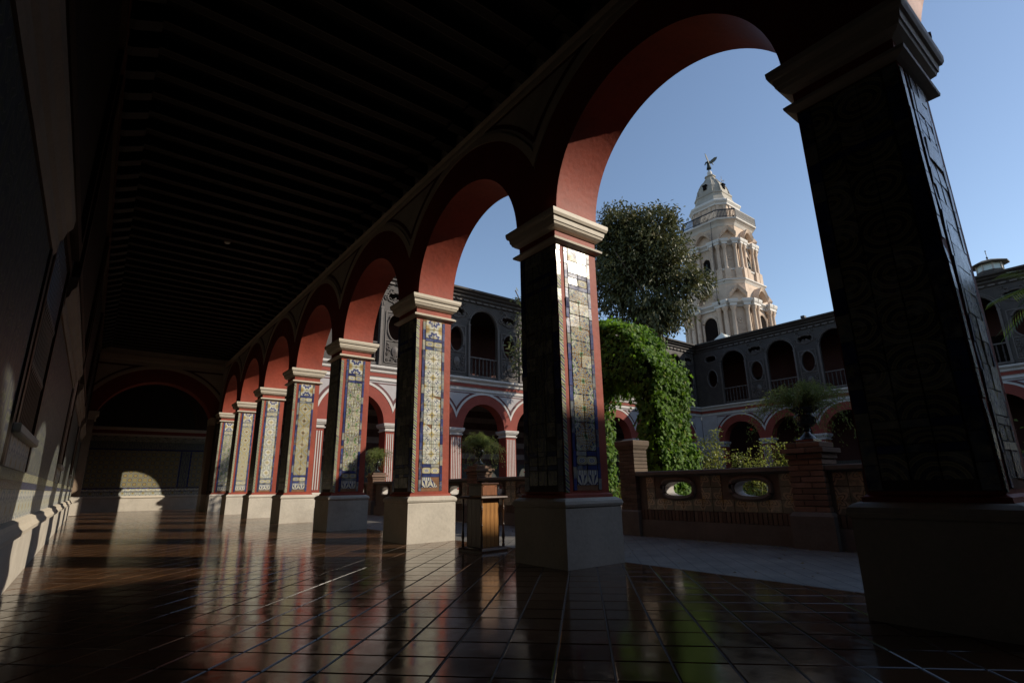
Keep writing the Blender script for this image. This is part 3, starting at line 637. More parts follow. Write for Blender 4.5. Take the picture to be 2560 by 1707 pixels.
lo = [(-2.3, 0), (2.1, 0)] + arc(-.1, 0, 2.2, 0, math.pi, 30)
obj('canvas', plate('canvas', [(2.2, 0)] + arc(0, .02, 2.2, 0.02, math.pi-.02, 30) + [(-2.2, 0)], [], .03, lambda u, v, w: (u, -w, v), M['canvas']), lp)
obj('picture_frame', ring_strip(2.2, 2.32, 3, 40, .06, lambda u, v, w: (u, -w, v), .02).make('picture_frame', M['gold']), lp)
sp_ = empty('ceiling_spotlight', (-2.56, 13.2, CZ-.002)); tag(sp_, 'tiny white spotlight on the dark beamed ceiling', 'light fitting')
obj('housing', G().lathe([(.06, -.22), (.075, -.2), (.075, -.02), (.05, 0)], 14).make('housing', M['roofwhite'], True), sp_); obj('lens', G().lathe([(.05, -.226), (.055, -.22)], 14).make('lens', M['lamp']), sp_)

# ==================================================================== TWO-STOREY WINGS across the garden
BAY = 4.4; WR = 1.66
wp_plinth = G().square([(.5, 0), (.5, .68), (.47, .76)], 0, .45).make('plinth', M['cream'])
wp_shaft = G().square([(.42, .76), (.42, 4.14)], 0, .45).make('shaft', M['redfade'])
g = G()
for k in range(6): g.box(-.345+k*.125, -.29+k*.125, .018, .034, .9, 3.98)
wp_str = g.make('painted_flutes', M['whitetrim'])
wp_cap = G().square([(.42, 4.1), (.48, 4.13), (.49, 4.18), (.43, 4.2), (.43, 4.3), (.5, 4.33), (.53, 4.4), (.56, 4.42), (.58, 4.55), (.56, 4.58)], 0, .45).make('capital', M['whitetrim'])
def wing_lower(half, r):
    a = plate('arch_wall', arch_outline(half, r, HC, 7.02), [], .8, lambda u, v, w: (u, .05+w, v), [M['white'], M['redfade']], 1)
    fr_ = lambda u, v, w: (u, .05-w, v)
    r1, r2 = r+.62*half/2.2, r+.76*half/2.2
    b = ring_strip(r, r1, half, 60, .008, fr_, HC).make('arch_band', M['redfade'])
    c = ring_strip(r1, r2, half, 60, .03, fr_, HC).make('arch_moulding', M['whitetrim'])
    zl = 2.34; r3 = r2+.001
    d = spandrel(half, r3, .14, zl, HC, M['dkred'], .012, .05, .06)
    return (('arch_wall', a), ('arch_band', b), ('arch_moulding', c), *d)
low = wing_lower(BAY/2, WR)
# upper storey: carved timber screen, arch (centre 0) and oval pier (centre 2.2)
AH, AS, U0 = 1.13, 11.65, 8.02
def ell(cx, cz, a, b, n=28, p=2.0):
    out = []
    for i in range(n):
        t_ = 2*math.pi*i/n; c, s_ = math.cos(t_), math.sin(t_)
        out.append((cx + a*math.copysign(abs(c)**(2/p), c), cz + b*math.copysign(abs(s_)**(2/p), s_)))
    return out
arch_hole = [(-AH, U0+.06), (-AH, AS)] + [(-x, z) for x, z in arc(0, AS, AH, 0, math.pi, 28)][1:-1] + [(AH, AS), (AH, U0+.06)]
scr = plate('timber_screen', [(-1.25, U0), (BAY-1.25, U0), (BAY-1.25, 13.25), (-1.25, 13.25)], [arch_hole, ell(2.2, 10.5, .5, .82), ell(2.2, 12.42, .56, .26, 28, 3)], .18, lambda u, v, w: (u, .12+w, v), M['carved'])
g = G()
for x, z in [(0, 0)]: pass
g.tube([(x, .1, z) for x, z in arc(0, AS, AH+.09, 0, math.pi, 28)], .05, 6); g.tube([(x, .11, z) for x, z in arc(0, AS, AH+.22, 0.12, math.pi-.12, 28)], .03, 5)
arch_m = g.make('arch_moulding', M['carvedhi'], True)
def loop_tube(pts, r, y): 
    g = G(); pts = [(x, y, z) for x, z in pts]; g.tube(pts + [pts[0], pts[1]], r, 6); return g
oval_m = loop_tube(ell(2.2, 10.5, .57, .89), .06, .1).make('oval_moulding', M['carvedhi'], True)
cart_m = loop_tube(ell(2.2, 12.42, .64, .33, 28, 3), .05, .1).make('cartouche_moulding', M['carvedhi'], True)
post = G().box(-.07, .07, .02, .12, U0, AS-.06).box(-.1, .1, 0, .12, AS-.08, AS+.02).box(-.09, .09, 0, .12, U0, U0+.2).make('post', M['carvedhi'])
def scrolls(seed, x0, x1, z0, z1, n):
    rg = random.Random(seed); g = G()
    for k in range(n):
        cx, cz = rg.uniform(0, 1), rg.uniform(0, 1); r0 = rg.uniform(.10, .2); sg = rg.choice((-1, 1)); ph = rg.uniform(0, 6.28)
        X = x0 + (x1-x0)*.5*cx; Z = z0+(z1-z0)*cz
        for mir in (0, 1):
            pts = []; rad = []
            for i in range(14):
                t_ = i/13; a = ph+sg*t_*7.5; r_ = r0*(1-.8*t_); xx = min(max(X + r_*math.cos(a), x0), x1); zz = min(max(Z + r_*math.sin(a), z0), z1)
                if mir: xx = x0+x1-xx
                pts.append((xx, .085-.02*t_, zz)); rad.append(.038*(1-.45*t_))
            g.tube(pts, rad, 5)
    return g
g = scrolls(3, 1.62, 2.78, 8.35, 9.5, 9); g.lathe([(.02, 0), (.2, .02), (.24, .06), (.16, .1), (.1, .12), (.05, .16)], 14, 0, 0)
n0 = len(g.v)
for i in range(n0-14*6, n0): x, y, z = g.v[i]; g.v[i] = (2.2+x, .12-z, 8.95+y*1.3)
carve = g.make('carved_panel', M['carvedhi'], True)
g = scrolls(5, 1.3, 3.1, 12.0, 13.1, 8); carve2 = g.make('carved_spandrel', M['carvedhi'], True)
frame_m = G().box(1.5, 1.56, .07, .12, 8.25, 11.45).box(2.84, 2.9, .07, .12, 8.25, 11.45).box(1.56, 2.84, .07, .12, 11.4, 11.46).box(1.56, 2.84, .07, .12, 9.58, 9.63).box(1.56, 2.84, .07, .12, 8.22, 8.28).make('panel_frame', M['carvedhi'])
railm = G().box(-AH, AH, .14, .26, 9.36, 9.44).make('hand_rail', M['carvedhi']); railb = G().box(-AH, AH, .16, .24, U0+.06, U0+.16).make('foot_rail', M['carvedhi'])
balm = G().lathe([(.03, U0+.14), (.05, 8.22), (.03, 8.27), (.055, 8.42), (.06, 8.5), (.03, 8.62), (.05, 8.68), (.03, 8.74), (.055, 8.85), (.05, 8.98), (.03, 9.08), (.05, 9.16), (.03, 9.22), (.035, 9.37)], 8, 0, .2).make('baluster', M['carved'], True)
dent = G().box(-.19, .19, -.02, .12, 13.26, 13.38).make('eaves_block', M['carvedhi'])
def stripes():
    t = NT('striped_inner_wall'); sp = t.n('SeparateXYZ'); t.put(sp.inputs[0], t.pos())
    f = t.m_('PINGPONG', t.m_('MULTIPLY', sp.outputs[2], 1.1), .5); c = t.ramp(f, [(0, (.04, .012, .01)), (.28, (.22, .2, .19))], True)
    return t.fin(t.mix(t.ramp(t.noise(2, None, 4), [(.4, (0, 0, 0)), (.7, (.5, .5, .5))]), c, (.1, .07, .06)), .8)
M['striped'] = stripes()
def wing(name, loc, rz, centres, u0, u1, label, first=None, corner=None, lit=0, simple=False, back=0.0):
    w_ = empty(name, loc, rz); tag(w_, label, 'building', 'two-storey wings round the garden')
    if first:
        for nm, me in wing_lower(first[1], first[2]): obj(nm, me, w_, (first[0], 0, 0))
    for c in centres:
        for nm, me in low: obj(nm, me, w_, (c, 0, 0))
        for nm, me in (('timber_screen', scr), ('arch_moulding', arch_m), ('oval_moulding', oval_m), ('cartouche_moulding', cart_m), ('carved_panel', carve), ('carved_spandrel', carve2), ('panel_frame', frame_m), ('hand_rail', railm), ('foot_rail', railb))[:1 if simple else 99]: obj(nm, me, w_, (c, 0, 0))
        if simple: continue
        for dx in (-AH-.1, AH+.1): obj('post', post, w_, (c+dx, 0, 0))
        for k in range(7): obj('baluster', balm, w_, (c-AH+.2+k*(2*AH-.4)/6, 0, 0))
        for k in range(8): obj('eaves_block', dent, w_, (c-1.0+k*.55, 0, 0))
    ps = [c-BAY/2 for c in centres] + [centres[-1]+BAY/2]
    for p in ps:
        if p > u1-.3: continue
        for nm, me in (('plinth', wp_plinth), ('shaft', wp_shaft), ('painted_flutes', wp_str), ('capital', wp_cap)): obj(nm, me, w_, (p, 0, 0))
    S = lambda prof, nm, mt, a=u0, b=u1: obj(nm, G().sweep(prof, a, b, lambda u, d, z: (u, d, z)).make(nm, M[mt]), w_)
    S([(.85, 7.02), (.02, 7.02), (-.02, 7.06), (-.02, 7.12), (.0, 7.16), (.0, 7.24), (-.05, 7.28), (.85, 7.28)], 'string_course', 'whitetrim')
    S([(.85, 7.28), (.03, 7.28), (.03, 7.52), (.85, 7.52)], 'red_frieze', 'redfade')
    S([(1.2, 7.52), (.0, 7.52), (-.04, 7.58), (-.04, 7.66), (-.14, 7.74), (-.2, 7.8), (-.2, 7.92), (1.2, 8.02)], 'floor_cornice', 'whitetrim')
    S([(.3, 13.25), (.06, 13.25), (.0, 13.4), (-.05, 13.46), (-.12, 13.5), (-.14, 13.62), (-.3, 13.72), (-.34, 13.8), (-.5, 13.9), (-.52, 14.02), (6, 14.1), (6, 13.3), (.3, 13.3)], 'eaves', 'carved')
    v0 = u0-back
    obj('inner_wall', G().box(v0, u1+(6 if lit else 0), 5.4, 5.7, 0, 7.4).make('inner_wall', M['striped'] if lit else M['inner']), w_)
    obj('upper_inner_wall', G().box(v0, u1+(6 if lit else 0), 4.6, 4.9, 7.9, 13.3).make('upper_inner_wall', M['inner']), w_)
    obj('upper_floor', G().box(u0, u1, 1.2, 5.4, 7.3, 7.9).make('upper_floor', M['ceil']), w_)
    obj('inner_dado', G().box(u0, u1, 5.36, 5.4, 0, 2.6).make('inner_dado', T['walldark'], uv=lambda c, n: (c.x*4, c.z*4)), w_)
    for c in centres[::2]:
        d = obj('doorway_shade', G().box(c-.7, c+.7, 4.55, 4.6, 8.0, 10.8).make('doorway_shade', M['innerdark']), w_)  # dark slab painted like the shade of an open door
    return w_
far_c = [6.9+BAY*k for k in range(8)]       # x of the arch centres; 37.7 is the last
fw = wing('cloister_wing', (0, 27.75, 0), 0, far_c, 1.3, 41.0, 'carved timber balcony wing beyond the garden, seen left of the bell tower', first=(2.75, 1.95, 1.5), lit=1)
for nm, me in (('plinth', wp_plinth), ('shaft', wp_shaft), ('capital', wp_cap)): obj(nm, me, fw, (.95, 0, 0))
# narrow upper panel next to the corner with our own gallery
obj('timber_screen', G().box(.2, 5.65, .12, .3, U0, 13.25).make('timber_screen', M['carved']), fw)
opp_c = [3.75+BAY*k for k in range(7)]
ow = wing('cloister_wing', (41.0, 27.75, 0), R(-90), opp_c, 0, 40.9, 'shaded timber balcony wing on the right below the bell tower', back=5.9)
obj('corner_pier', G().box(39.93, 41.0, .05, .85, 0, 7.02).make('corner_pier', M['white']), fw)
obj('corner_roof', G().box(-5.9, 0, 0, 6, 13.3, 14.05).make('corner_roof', M['carved']), ow)
obj('end_wall', G().box(34.6, 40.9, 0.0, .8, 0, 13.25).make('end_wall', M['white']), ow)  # unseen slab added to keep sun out of the open gallery end
obj('corner_pier', G().box(0.0, 1.54, .0, .9, 0, 7.02).make('corner_pier', M['white']), ow)
obj('corner_screen', plate('corner_screen', [(-.6, U0), (2.5, U0), (2.5, 13.25), (-.6, 13.25)], [ell(1.55, 10.5, .45, .78), ell(1.55, 12.42, .5, .26, 28, 3)], .18, lambda u, v, w: (u, .121+w, v), M['carved']), ow)
obj('oval_moulding', loop_tube(ell(1.55, 10.5, .52, .85), .06, .1).make('oval_moulding', M['carvedhi'], True), ow)
obj('cartouche_moulding', loop_tube(ell(1.55, 12.42, .58, .32, 28, 3), .05, .1).make('cartouche_moulding', M['carvedhi'], True), ow)
wing('cloister_wing', (41.0, -13.4, 0), math.pi, [3.75+BAY*k for k in range(8)], 0, 40.0, 'two-storey wing behind the viewpoint, outside the frame', simple=True)
hall = obj('far_gallery_floor', G().box(1.0, 47, 27.8, YB, -.3, -.01).make('far_gallery_floor', M['grout'])); struct(hall)
sidef = obj('side_gallery_floor', G().box(41.0, 47, -6, 27.79, -.3, -.01).make('side_gallery_floor', M['grout'])); struct(sidef)

# roof lantern on the right wing, skylight by the tower
la = empty('roof_lantern', (43.2, 5.35, 14.55)); la.scale = (.82,)*3; tag(la, 'small eight-sided roof lantern with flared cap on the right wing', 'roof lantern')
def oct_(r, z, n=8, ph=math.pi/8): return [(r*math.cos(ph+2*math.pi*i/n), r*math.sin(ph+2*math.pi*i/n), z) for i in range(n)]
obj('base', G().rings([oct_(.95, 0), oct_(.95, .35)]).make('base', M['carved']), la)
obj('glazing', G().rings([oct_(.85, .35), oct_(.85, .95)]).make('glazing', M['glass']), la)
for k in range(8):
    a = math.pi/8+k*math.pi/4; obj('mullion', G().box(-.05, .05, -.05, .05, .35, .95).make('mullion', M['whitetrim']), la, (.87*math.cos(a), .87*math.sin(a), 0), a)
obj('cap', G().rings([oct_(1.35, .93), oct_(1.38, 1.0), oct_(.75, 1.28), oct_(.2, 1.38)]).make('cap', M['render']), la)
obj('finial', G().lathe([(.06, 1.36), (.12, 1.46), (.03, 1.55), (.09, 1.66), (.02, 1.75), (.02, 2.2), (.06, 2.25), (.005, 2.35)], 8).box(-.16, .16, -.02, .02, 2.0, 2.05).make('finial', M['rail']), la)
sk = empty('roof_skylight', (49.5, 29.2, 14.3)); tag(sk, 'pale gabled roof skylight at the foot of the bell tower', 'skylight')
obj('panels', G().rings([[(-1.7, -1.6, 0), (2.2, -1.6, 0), (2.2, 1.6, 0), (-1.7, 1.6, 0)], [(-1.7, -1.6, 1.1), (2.2, -1.6, 1.1), (2.2, 1.6, 1.1), (-1.7, 1.6, 1.1)], [(-.6, -.05, 2.7), (1.4, -.05, 2.7), (1.4, .05, 2.7), (-.6, .05, 2.7)]]).make('panels', M['roofwhite']), sk)
for x in (-.6, .4, 1.4): obj('rib', G().tube([(x*1.6-.1, -1.62, 1.1), (x, -.06, 2.72)], .05, 5).make('rib', M['glass']), sk)
fl = empty('roof_floodlight', (41.6, 17.4, 14.05)); tag(fl, 'small dark floodlight on the roof edge right of the tower', 'floodlight')
obj('bracket', G().box(-.03, .03, -.03, .03, 0, .3).make('bracket', M['rail']), fl); obj('lamp_head', G().box(-.2, .2, -.16, .16, .25, .5, bev=.04).make('lamp_head', M['rail']), fl)

# ==================================================================== BELL TOWER
tw = empty('bell_tower', (61.3, 34.95, 0)); tw.scale = (.84, .84, 1.0); tag(tw, 'peach and white baroque bell tower with winged statue on top', 'tower')
CH = .40                                     # chamfer share
def octp(a, z):
    c = a*CH*1.02; return [(a-c, -a, z), (a, -a+c, z), (a, a-c, z), (a-c, a, z), (-a+c, a, z), (-a, a-c, z), (-a, -a+c, z), (-a+c, -a, z)]
def tier(prof, nm, mt): return obj(nm, G().rings([octp(a, z) for a, z in prof]).make(nm, M[mt]), tw)
tier([(5.3, 0), (5.3, 22.6)], 'lower_stage', 'tower')
tier([(5.35, 22.5), (5.55, 22.55), (5.55, 22.75), (5.7, 22.9), (5.95, 23.1), (5.95, 23.25), (5.5, 23.4)], 'entablature', 'towerw')
tier([(5.35, 23.3), (5.2, 24.0), (5.0, 26.1)], 'attic', 'tower')
tier([(5.05, 25.9), (5.1, 26.0), (5.25, 26.2), (5.4, 26.3), (5.4, 26.45), (4.9, 26.6)], 'string_course', 'towerw')
tier([(4.85, 26.5), (4.85, 27.8)], 'pedestal_course', 'tower'); tier([(4.9, 27.75), (5.0, 27.85), (5.0, 28.0), (4.6, 28.1)], 'string_course', 'towerw')
tier([(4.35, 28.0), (4.35, 31.6)], 'belfry_stage', 'tower')
tier([(4.45, 31.5), (4.6, 31.6), (4.6, 31.75), (4.8, 31.95), (4.95, 32.05), (4.95, 32.2), (4.5, 32.3)], 'entablature', 'towerw')
tier([(4.4, 32.2), (4.35, 34.6)], 'attic', 'tower')
tier([(4.4, 34.4), (4.65, 34.75), (4.9, 34.95), (5.15, 35.1), (5.2, 35.3), (4.6, 35.4)], 'balcony_cornice', 'towerw')
tier([(3.2, 35.3), (3.15, 38.2)], 'drum', 'tower'); tier([(3.22, 38.1), (3.4, 38.2), (3.4, 38.4), (3.62, 38.7), (3.62, 38.9), (3.2, 39.0), (3.1, 39.3)], 'drum_cornice', 'towerw')
tier([(3.0, 39.2), (2.8, 39.7), (2.6, 40.1), (2.55, 40.5), (2.65, 40.6), (2.65, 40.8), (2.25, 40.95), (2.2, 41.6), (2.02, 42.2), (1.6, 42.9), (1.05, 43.5), (.72, 44.0), (.68, 44.3), (.8, 44.35), (.8, 44.5), (.4, 44.65)], 'dome', 'dome')
obj('ball', G().lathe([(.02, 44.62), (.3, 44.7), (.42, 44.95), (.42, 45.15), (.3, 45.4), (.05, 45.5)], 14).make('ball', M['towerw'], True), tw)
col1 = G().lathe([(.36, 28.05), (.36, 28.2), (.29, 28.3), (.28, 29.5), (.24, 31.0), (.3, 31.1), (.4, 31.45), (.4, 31.55)], 12).make('column', M['tower'], True)
col2 = G().lathe([(.42, 17.0), (.42, 18.0), (.36, 18.2), (.34, 20), (.3, 22.0), (.36, 22.1), (.5, 22.4), (.5, 22.55)], 12).make('column', M['tower'], True)
ppier1 = G().box(-.46, .46, -.45, .45, 26.6, 28.05).make('column_pedestal', M['tower'])
pier_cap1 = G().square([(.42, 31.55), (.42, 31.8), (.5, 31.9), (.56, 32.1), (.56, 32.28)]).make('entablature_block', M['towerw']); pier_cap2 = G().square([(.5, 22.55), (.5, 22.85), (.6, 22.95), (.68, 23.2), (.68, 23.4)]).make('entablature_block', M['towerw'])
def pediment(a0, a1, r, z, depth, tri):
    g = G(); pts = []; depth *= 1.25; r *= 1.1
    for i in range(9):
        t_ = i/8; pts.append((a0+(a1-a0)*t_, z + (r*(1-abs(2*t_-1)) if tri else r*math.sin(math.pi*t_))))
    for (x0, z0), (x1, z1) in zip(pts, pts[1:]): g.rings([[(x0, -depth+.12, z0-.34), (x0, 0, z0-.34), (x0, 0, z0+.16), (x0, -depth-.12, z0+.16)], [(x1, -depth+.12, z1-.34), (x1, 0, z1-.34), (x1, 0, z1+.16), (x1, -depth-.12, z1+.16)]])
    return g
ped_a = pediment(-1.3, 1.3, .9, 33.0, .7, False).make('pediment', M['tower']); ped_b = pediment(-1.15, 1.15, .9, 33.0, .6, True).make('pediment', M['tower'])
ped_c = pediment(-1.5, 1.5, 1.1, 24.1, .85, False).make('pediment', M['tower']); ped_d = pediment(-1.3, 1.3, 1.1, 24.1, .7, True).make('pediment', M['tower'])
def opening(hw, zb, zs): 
    return [(hw, zb)] + arc(0, zs, hw, 0, math.pi, 14) + [(-hw, zb)]
op1 = plate('window_shade_plate', opening(.62, 27.75, 29.6), [], .05, lambda u, v, w: (u, -w, v), M['innerdark']); op2 = plate('window_shade_plate', opening(1.1, 17.5, 20.6), [], .05, lambda u, v, w: (u, -w, v), M['innerdark'])  # flat plates without depth: the shade of open windows is painted
fo1 = G().tube([(x, -.08, z) for x, z in opening(.75, 27.75, 29.6)], .14, 6).make('window_surround', M['tower']); fo2 = G().tube([(x, -.1, z) for x, z in opening(1.3, 17.5, 20.6)], .2, 6).make('window_surround', M['tower'])
balc = G()
for k in range(7): balc.box(-.6+k*.2-.02, -.6+k*.2+.02, -.32, -.28, 27.8, 28.75)
balc.box(-.65, .65, -.34, -.26, 28.72, 28.8); balc.box(-.7, .7, -.4, .0, 27.6, 27.78); balc_me = balc.make('window_balcony', M['rail'])
bell = G().lathe([(.02, 29.6), (.12, 29.55), (.2, 29.2), (.26, 28.9), (.38, 28.7)], 12, 0, -.12).make('bell', M['bronze'], True)
med = G().lathe([(.42, 0), (.46, .05), (.36, .08), (.3, .04), (.14, .06), (.08, .14)], 16).make('medallion', M['tower'], True)
for k in range(8):
    ang = k*math.pi/4; main = k % 2 == 0    # main faces look along the axes, chamfers along the diagonals
    # distance of the face from the axis: chamfer apothem
    dfac = lambda a: a if main else (2*a - a*CH*1.02)*S2
    F = lambda a: (math.sin(ang)*dfac(a), -math.cos(ang)*dfac(a), 0)
    if main:
        obj('window_shade_plate', op1, tw, F(4.36), ang); obj('window_surround', fo1, tw, F(4.36), ang); obj('window_balcony', balc_me, tw, F(4.36), ang); obj('bell', bell, tw, F(4.36), ang)
        obj('window_shade_plate', op2, tw, F(5.31), ang); obj('window_surround', fo2, tw, F(5.31), ang)
        obj('pediment', ped_a, tw, F(4.38), ang); obj('pediment', ped_c, tw, F(5.1), ang)
        cxs1, cxs2 = (-1.25, 1.25, -2.3, 2.3), (-1.85, 1.85, -2.85, 2.85)
        o = obj('drum_shade_plate', plate('drum_shade_plate', opening(.4, 35.5, 36.6), [], .05, lambda u, v, w: (u, -w, v), M['innerdark']), tw, F(3.24), ang)  # flat dark plate, shade of an opening put into its colour
    else:
        obj('medallion', med, tw, (F(4.36)[0], F(4.36)[1], 29.9), rot=(R(90), 0, ang)); obj('medallion', med, tw, (F(5.31)[0], F(5.31)[1], 20.8), rot=(R(90), 0, ang))
        obj('pediment', ped_b, tw, F(4.38), ang); obj('pediment', ped_d, tw, F(5.1), ang)
        cxs1, cxs2 = (-.8, .8), (-1.0, 1.0)
    for cx in cxs1:
        q = F(4.72); dx, dy = math.cos(ang)*cx, math.sin(ang)*cx
        obj('column', col1, tw, (q[0]+dx, q[1]+dy, 0)); obj('column_pedestal', ppier1, tw, (q[0]+dx, q[1]+dy, 0), ang); obj('entablature_block', pier_cap1, tw, (q[0]+dx, q[1]+dy, 0), ang)
    for cx in cxs2:
        q = F(5.75); dx, dy = math.cos(ang)*cx, math.sin(ang)*cx
        obj('column', col2, tw, (q[0]+dx, q[1]+dy, 0)); obj('entablature_block', pier_cap2, tw, (q[0]+dx, q[1]+dy, 0), ang)
    # vertical ribs down the dome edges, pilasters on the drum
    ra = math.pi/8 + ang
    rad = lambda a: math.hypot(a, a*(1-CH*1.02))
    ea = math.atan2(-1 if False else 1-CH*1.02, 1)
    for sgn in ((1,) if main else (1,)):
        aa = ang + (ea if main else math.pi/4-ea+0)
        obj('dome_rib', G().tube([(rad(a)*math.sin(aa), -rad(a)*math.cos(aa), z) for a, z in ((2.4, 40.85), (2.22, 41.6), (2.04, 42.2), (1.62, 42.9), (1.07, 43.5), (.74, 44.0))], .1, 6).make('dome_rib', M['dome']), tw)
    obj('drum_pilaster', G().box(-.22, .22, -.12, .1, 35.4, 38.2).make('drum_pilaster', M['tower']), tw, (F(3.2)[0]+math.cos(ang)*(.95 if main else .55), F(3.2)[1]+math.sin(ang)*(.95 if main else .55), 0), ang)
    obj('drum_pilaster', G().box(-.22, .22, -.12, .1, 35.4, 38.2).make('drum_pilaster', M['tower']), tw, (F(3.2)[0]-math.cos(ang)*(.95 if main else .55), F(3.2)[1]-math.sin(ang)*(.95 if main else .55), 0), ang)
    # dome lucarnes and balcony railing
    luc = G().box(-.3, .3, -.25, .2, 41.6, 42.3).box(-.4, .4, -.35, .2, 42.3, 42.42)
    if main: obj('lucarne', luc.make('lucarne', M['innerdark']), tw, F(2.05), ang)
    wdt = 5.15*(1-CH*1.02) if main else 5.15*CH*1.02*S2*1.0
    rl = G().box(-wdt, wdt, -.06, .06, 36.42, 36.56).box(-wdt, wdt, -.03, .03, 35.5, 35.56); nb = int(wdt*2/.22)
    for b in range(nb+1): x = -wdt+b*2*wdt/nb; rl.box(x-.05, x+.05, -.04, .04, 35.4, 36.48)
    obj('balcony_railing', rl.make('balcony_railing', M['rail']), tw, F(5.1), ang)
obj('antenna', G().tube([(1.6, -1.2, 40.9), (1.5, -1.2, 44.6)], .035, 5).box(1.1, 2.4, -1.22, -1.18, 43.9, 43.95).box(1.9, 1.94, -1.5, -.9, 43.9, 43.95).make('antenna', M['rail']), tw)
obj('cable', G().tube([(-5.1, -1.9, 35.2), (-5.4, -1.8, 30), (-5.6, -1.7, 24), (-5.8, -1.4, 19)], .045, 5).make('cable', M['rail']), tw)
# winged statue on the ball
st = empty('winged_statue', (61.3, 34.95, 45.5)); tag(st, 'dark bronze winged figure poised on top of the bell tower', 'statue')
me = bpy.data.meshes.new('body'); J = {'pel': (0, 0, .95), 'chest': (.0, .05, 1.45), 'neck': (0, .08, 1.68), 'head': (0, .1, 1.92), 'kl': (-.14, .1, .55), 'fl': (-.1, -.05, .02), 'kr': (.16, -.02, .6), 'fr': (.24, -.4, .32), 'sl': (-.3, .05, 1.55), 'el': (-.5, .3, 1.3), 'hl': (-.45, .55, 1.45), 'sr': (.3, .05, 1.55), 'er': (.55, .2, 1.25), 'hr': (.7, .45, 1.1)}
K = list(J); E_ = [('pel', 'chest'), ('chest', 'neck'), ('neck', 'head'), ('pel', 'kl'), ('kl', 'fl'), ('pel', 'kr'), ('kr', 'fr'), ('chest', 'sl'), ('sl', 'el'), ('el', 'hl'), ('chest', 'sr'), ('sr', 'er'), ('er', 'hr')]
me.from_pydata([J[k] for k in K], [(K.index(a), K.index(b)) for a, b in E_], []); body = obj('body', me, st, (0, 0, 0), R(-60)); me.materials.append(M['bronze'])
md = body.modifiers.new('skin', 'SKIN'); rr = {'pel': .2, 'chest': .22, 'neck': .08, 'head': .14, 'kl': .12, 'fl': .06, 'kr': .12, 'fr': .06, 'sl': .1, 'el': .08, 'hl': .05, 'sr': .1, 'er': .08, 'hr': .05}
for i, k in enumerate(K): me.skin_vertices[0].data[i].radius = (rr[k], rr[k])
me.skin_vertices[0].data[0].use_root = True; body.modifiers.new('sub', 'SUBSURF').levels = 1; body.modifiers['sub'].render_levels = 1
obj('robe', G().lathe([(.36, .35), (.3, .6), (.22, .95), (.24, 1.2)], 10).make('robe', M['bronze'], True), st)
for s_ in (-1, 1):
    wg = [(0, 1.35), (s_*.3, 1.75), (s_*.75, 2.15), (s_*1.15, 2.25), (s_*1.05, 1.9), (s_*.85, 1.6), (s_*.55, 1.3), (s_*.2, 1.1)]
    obj('wing', plate('wing', wg, [], .07, lambda u, v, w: (u, -.15-abs(u)*.45-w, v), M['bronze']), st, rz=R(-15))

# ==================================================================== GARDEN BALUSTRADE
XB = 4.15
bal = empty('garden_balustrade', (XB, 0, 0)); tag(bal, 'low tiled garden wall with oval openings, right of the entrance gap', 'garden wall')
bal2 = empty('garden_balustrade', (XB, 0, 0)); tag(bal2, 'low tiled garden wall with oval openings, beyond the lectern', 'garden wall')
tile_r = [tile_mesh('glazed_tile', .196, .196, .008, a, b, T['relief']) for a in (0, 1) for b in (0, 1)]
sold = G().box(-.05, .0, -.032, .032, .285, .455, bev=.004).make('soldier_brick', M['brickdk'])
def section(par, y0, y1, ovals, pieces=True):
    L = y1-y0
    holes = [ell(c, .84, .29, .125, 24, 2.6) for c in ovals]
    obj('wall', plate('wall', [(y0, .0), (y1, .0), (y1, 1.08), (y0, 1.08)], holes, .26, lambda u, v, w: (w, u, v), [M['mortar'], M['whitetrim']], 1), par)
    obj('plinth', G().box(-.07, 0, y0, y1, -.02, .28).make('plinth', M['render']), par)
    obj('coping', G().sweep([(-.07, 1.08), (-.1, 1.1), (-.1, 1.155), (-.08, 1.17), (.34, 1.17), (.36, 1.1), (.33, 1.08)], y0, y1, lambda u, d, z: (d, u, z)).make('coping', M['render']), par)
    for c in ovals:
        g = G(); pts = ell(c, .84, .34, .17, 24, 2.8); pts = [(-.02, a, b) for a, b in pts]; g.tube(pts+pts[:2], .045, 6); obj('oval_frame', g.make('oval_frame', M['render'], True), par)
    y = y0+.03; row = 0
    while y < y1-.2:
        for r_ in range(3):
            z = .465+r_*.2
            if any(abs(y+.1-c) < .43 and z > .6 for c in ovals): continue
            if pieces: obj('glazed_tile', tile_r[(row % 2)*2 + r_ % 2], par, (-.004, y+.196, z), R(-90)).rotation_euler.y = random.gauss(0, .01)
        y += .2; row += 1
    if pieces:
        y = y0+.04
        while y < y1-.03: obj('soldier_brick', sold, par, (0, y+random.uniform(-.004, .004), 0)); y += .078
section(bal, 2.79, 5.79, (4.9, 3.5)); section(bal, -1.0, 2.29, (1.4, .1))
section(bal2, 8.53, 11.35, (9.3, 10.6)); section(bal2, 11.85, 14.85, (12.7, 14.0)); section(bal2, 15.35, 18.4, (16.2, 17.5), False); section(bal2, 18.9, 21.9, (19.7, 21.1), False)
def brick_courses(par, hx, hy, z0, n, ch, mt, cx=0, joint=.014, over=None):
    zz = z0
    for k in range(n):
        e = (over or {}).get(k, 0); ax, ay = hx+e, hy+e; sp = .18 if k % 2 else -.12
        c_ = sp*hy*2
        for (a, b) in ((-ay, c_-joint/2), (c_+joint/2, ay)):
            obj('brick', G().box(cx-ax, cx+ax, a, b, zz, zz+ch-joint, bev=.006).make('brick', mt), par, (random.uniform(-.003, .003), 0, 0))
        zz += ch
    return zz
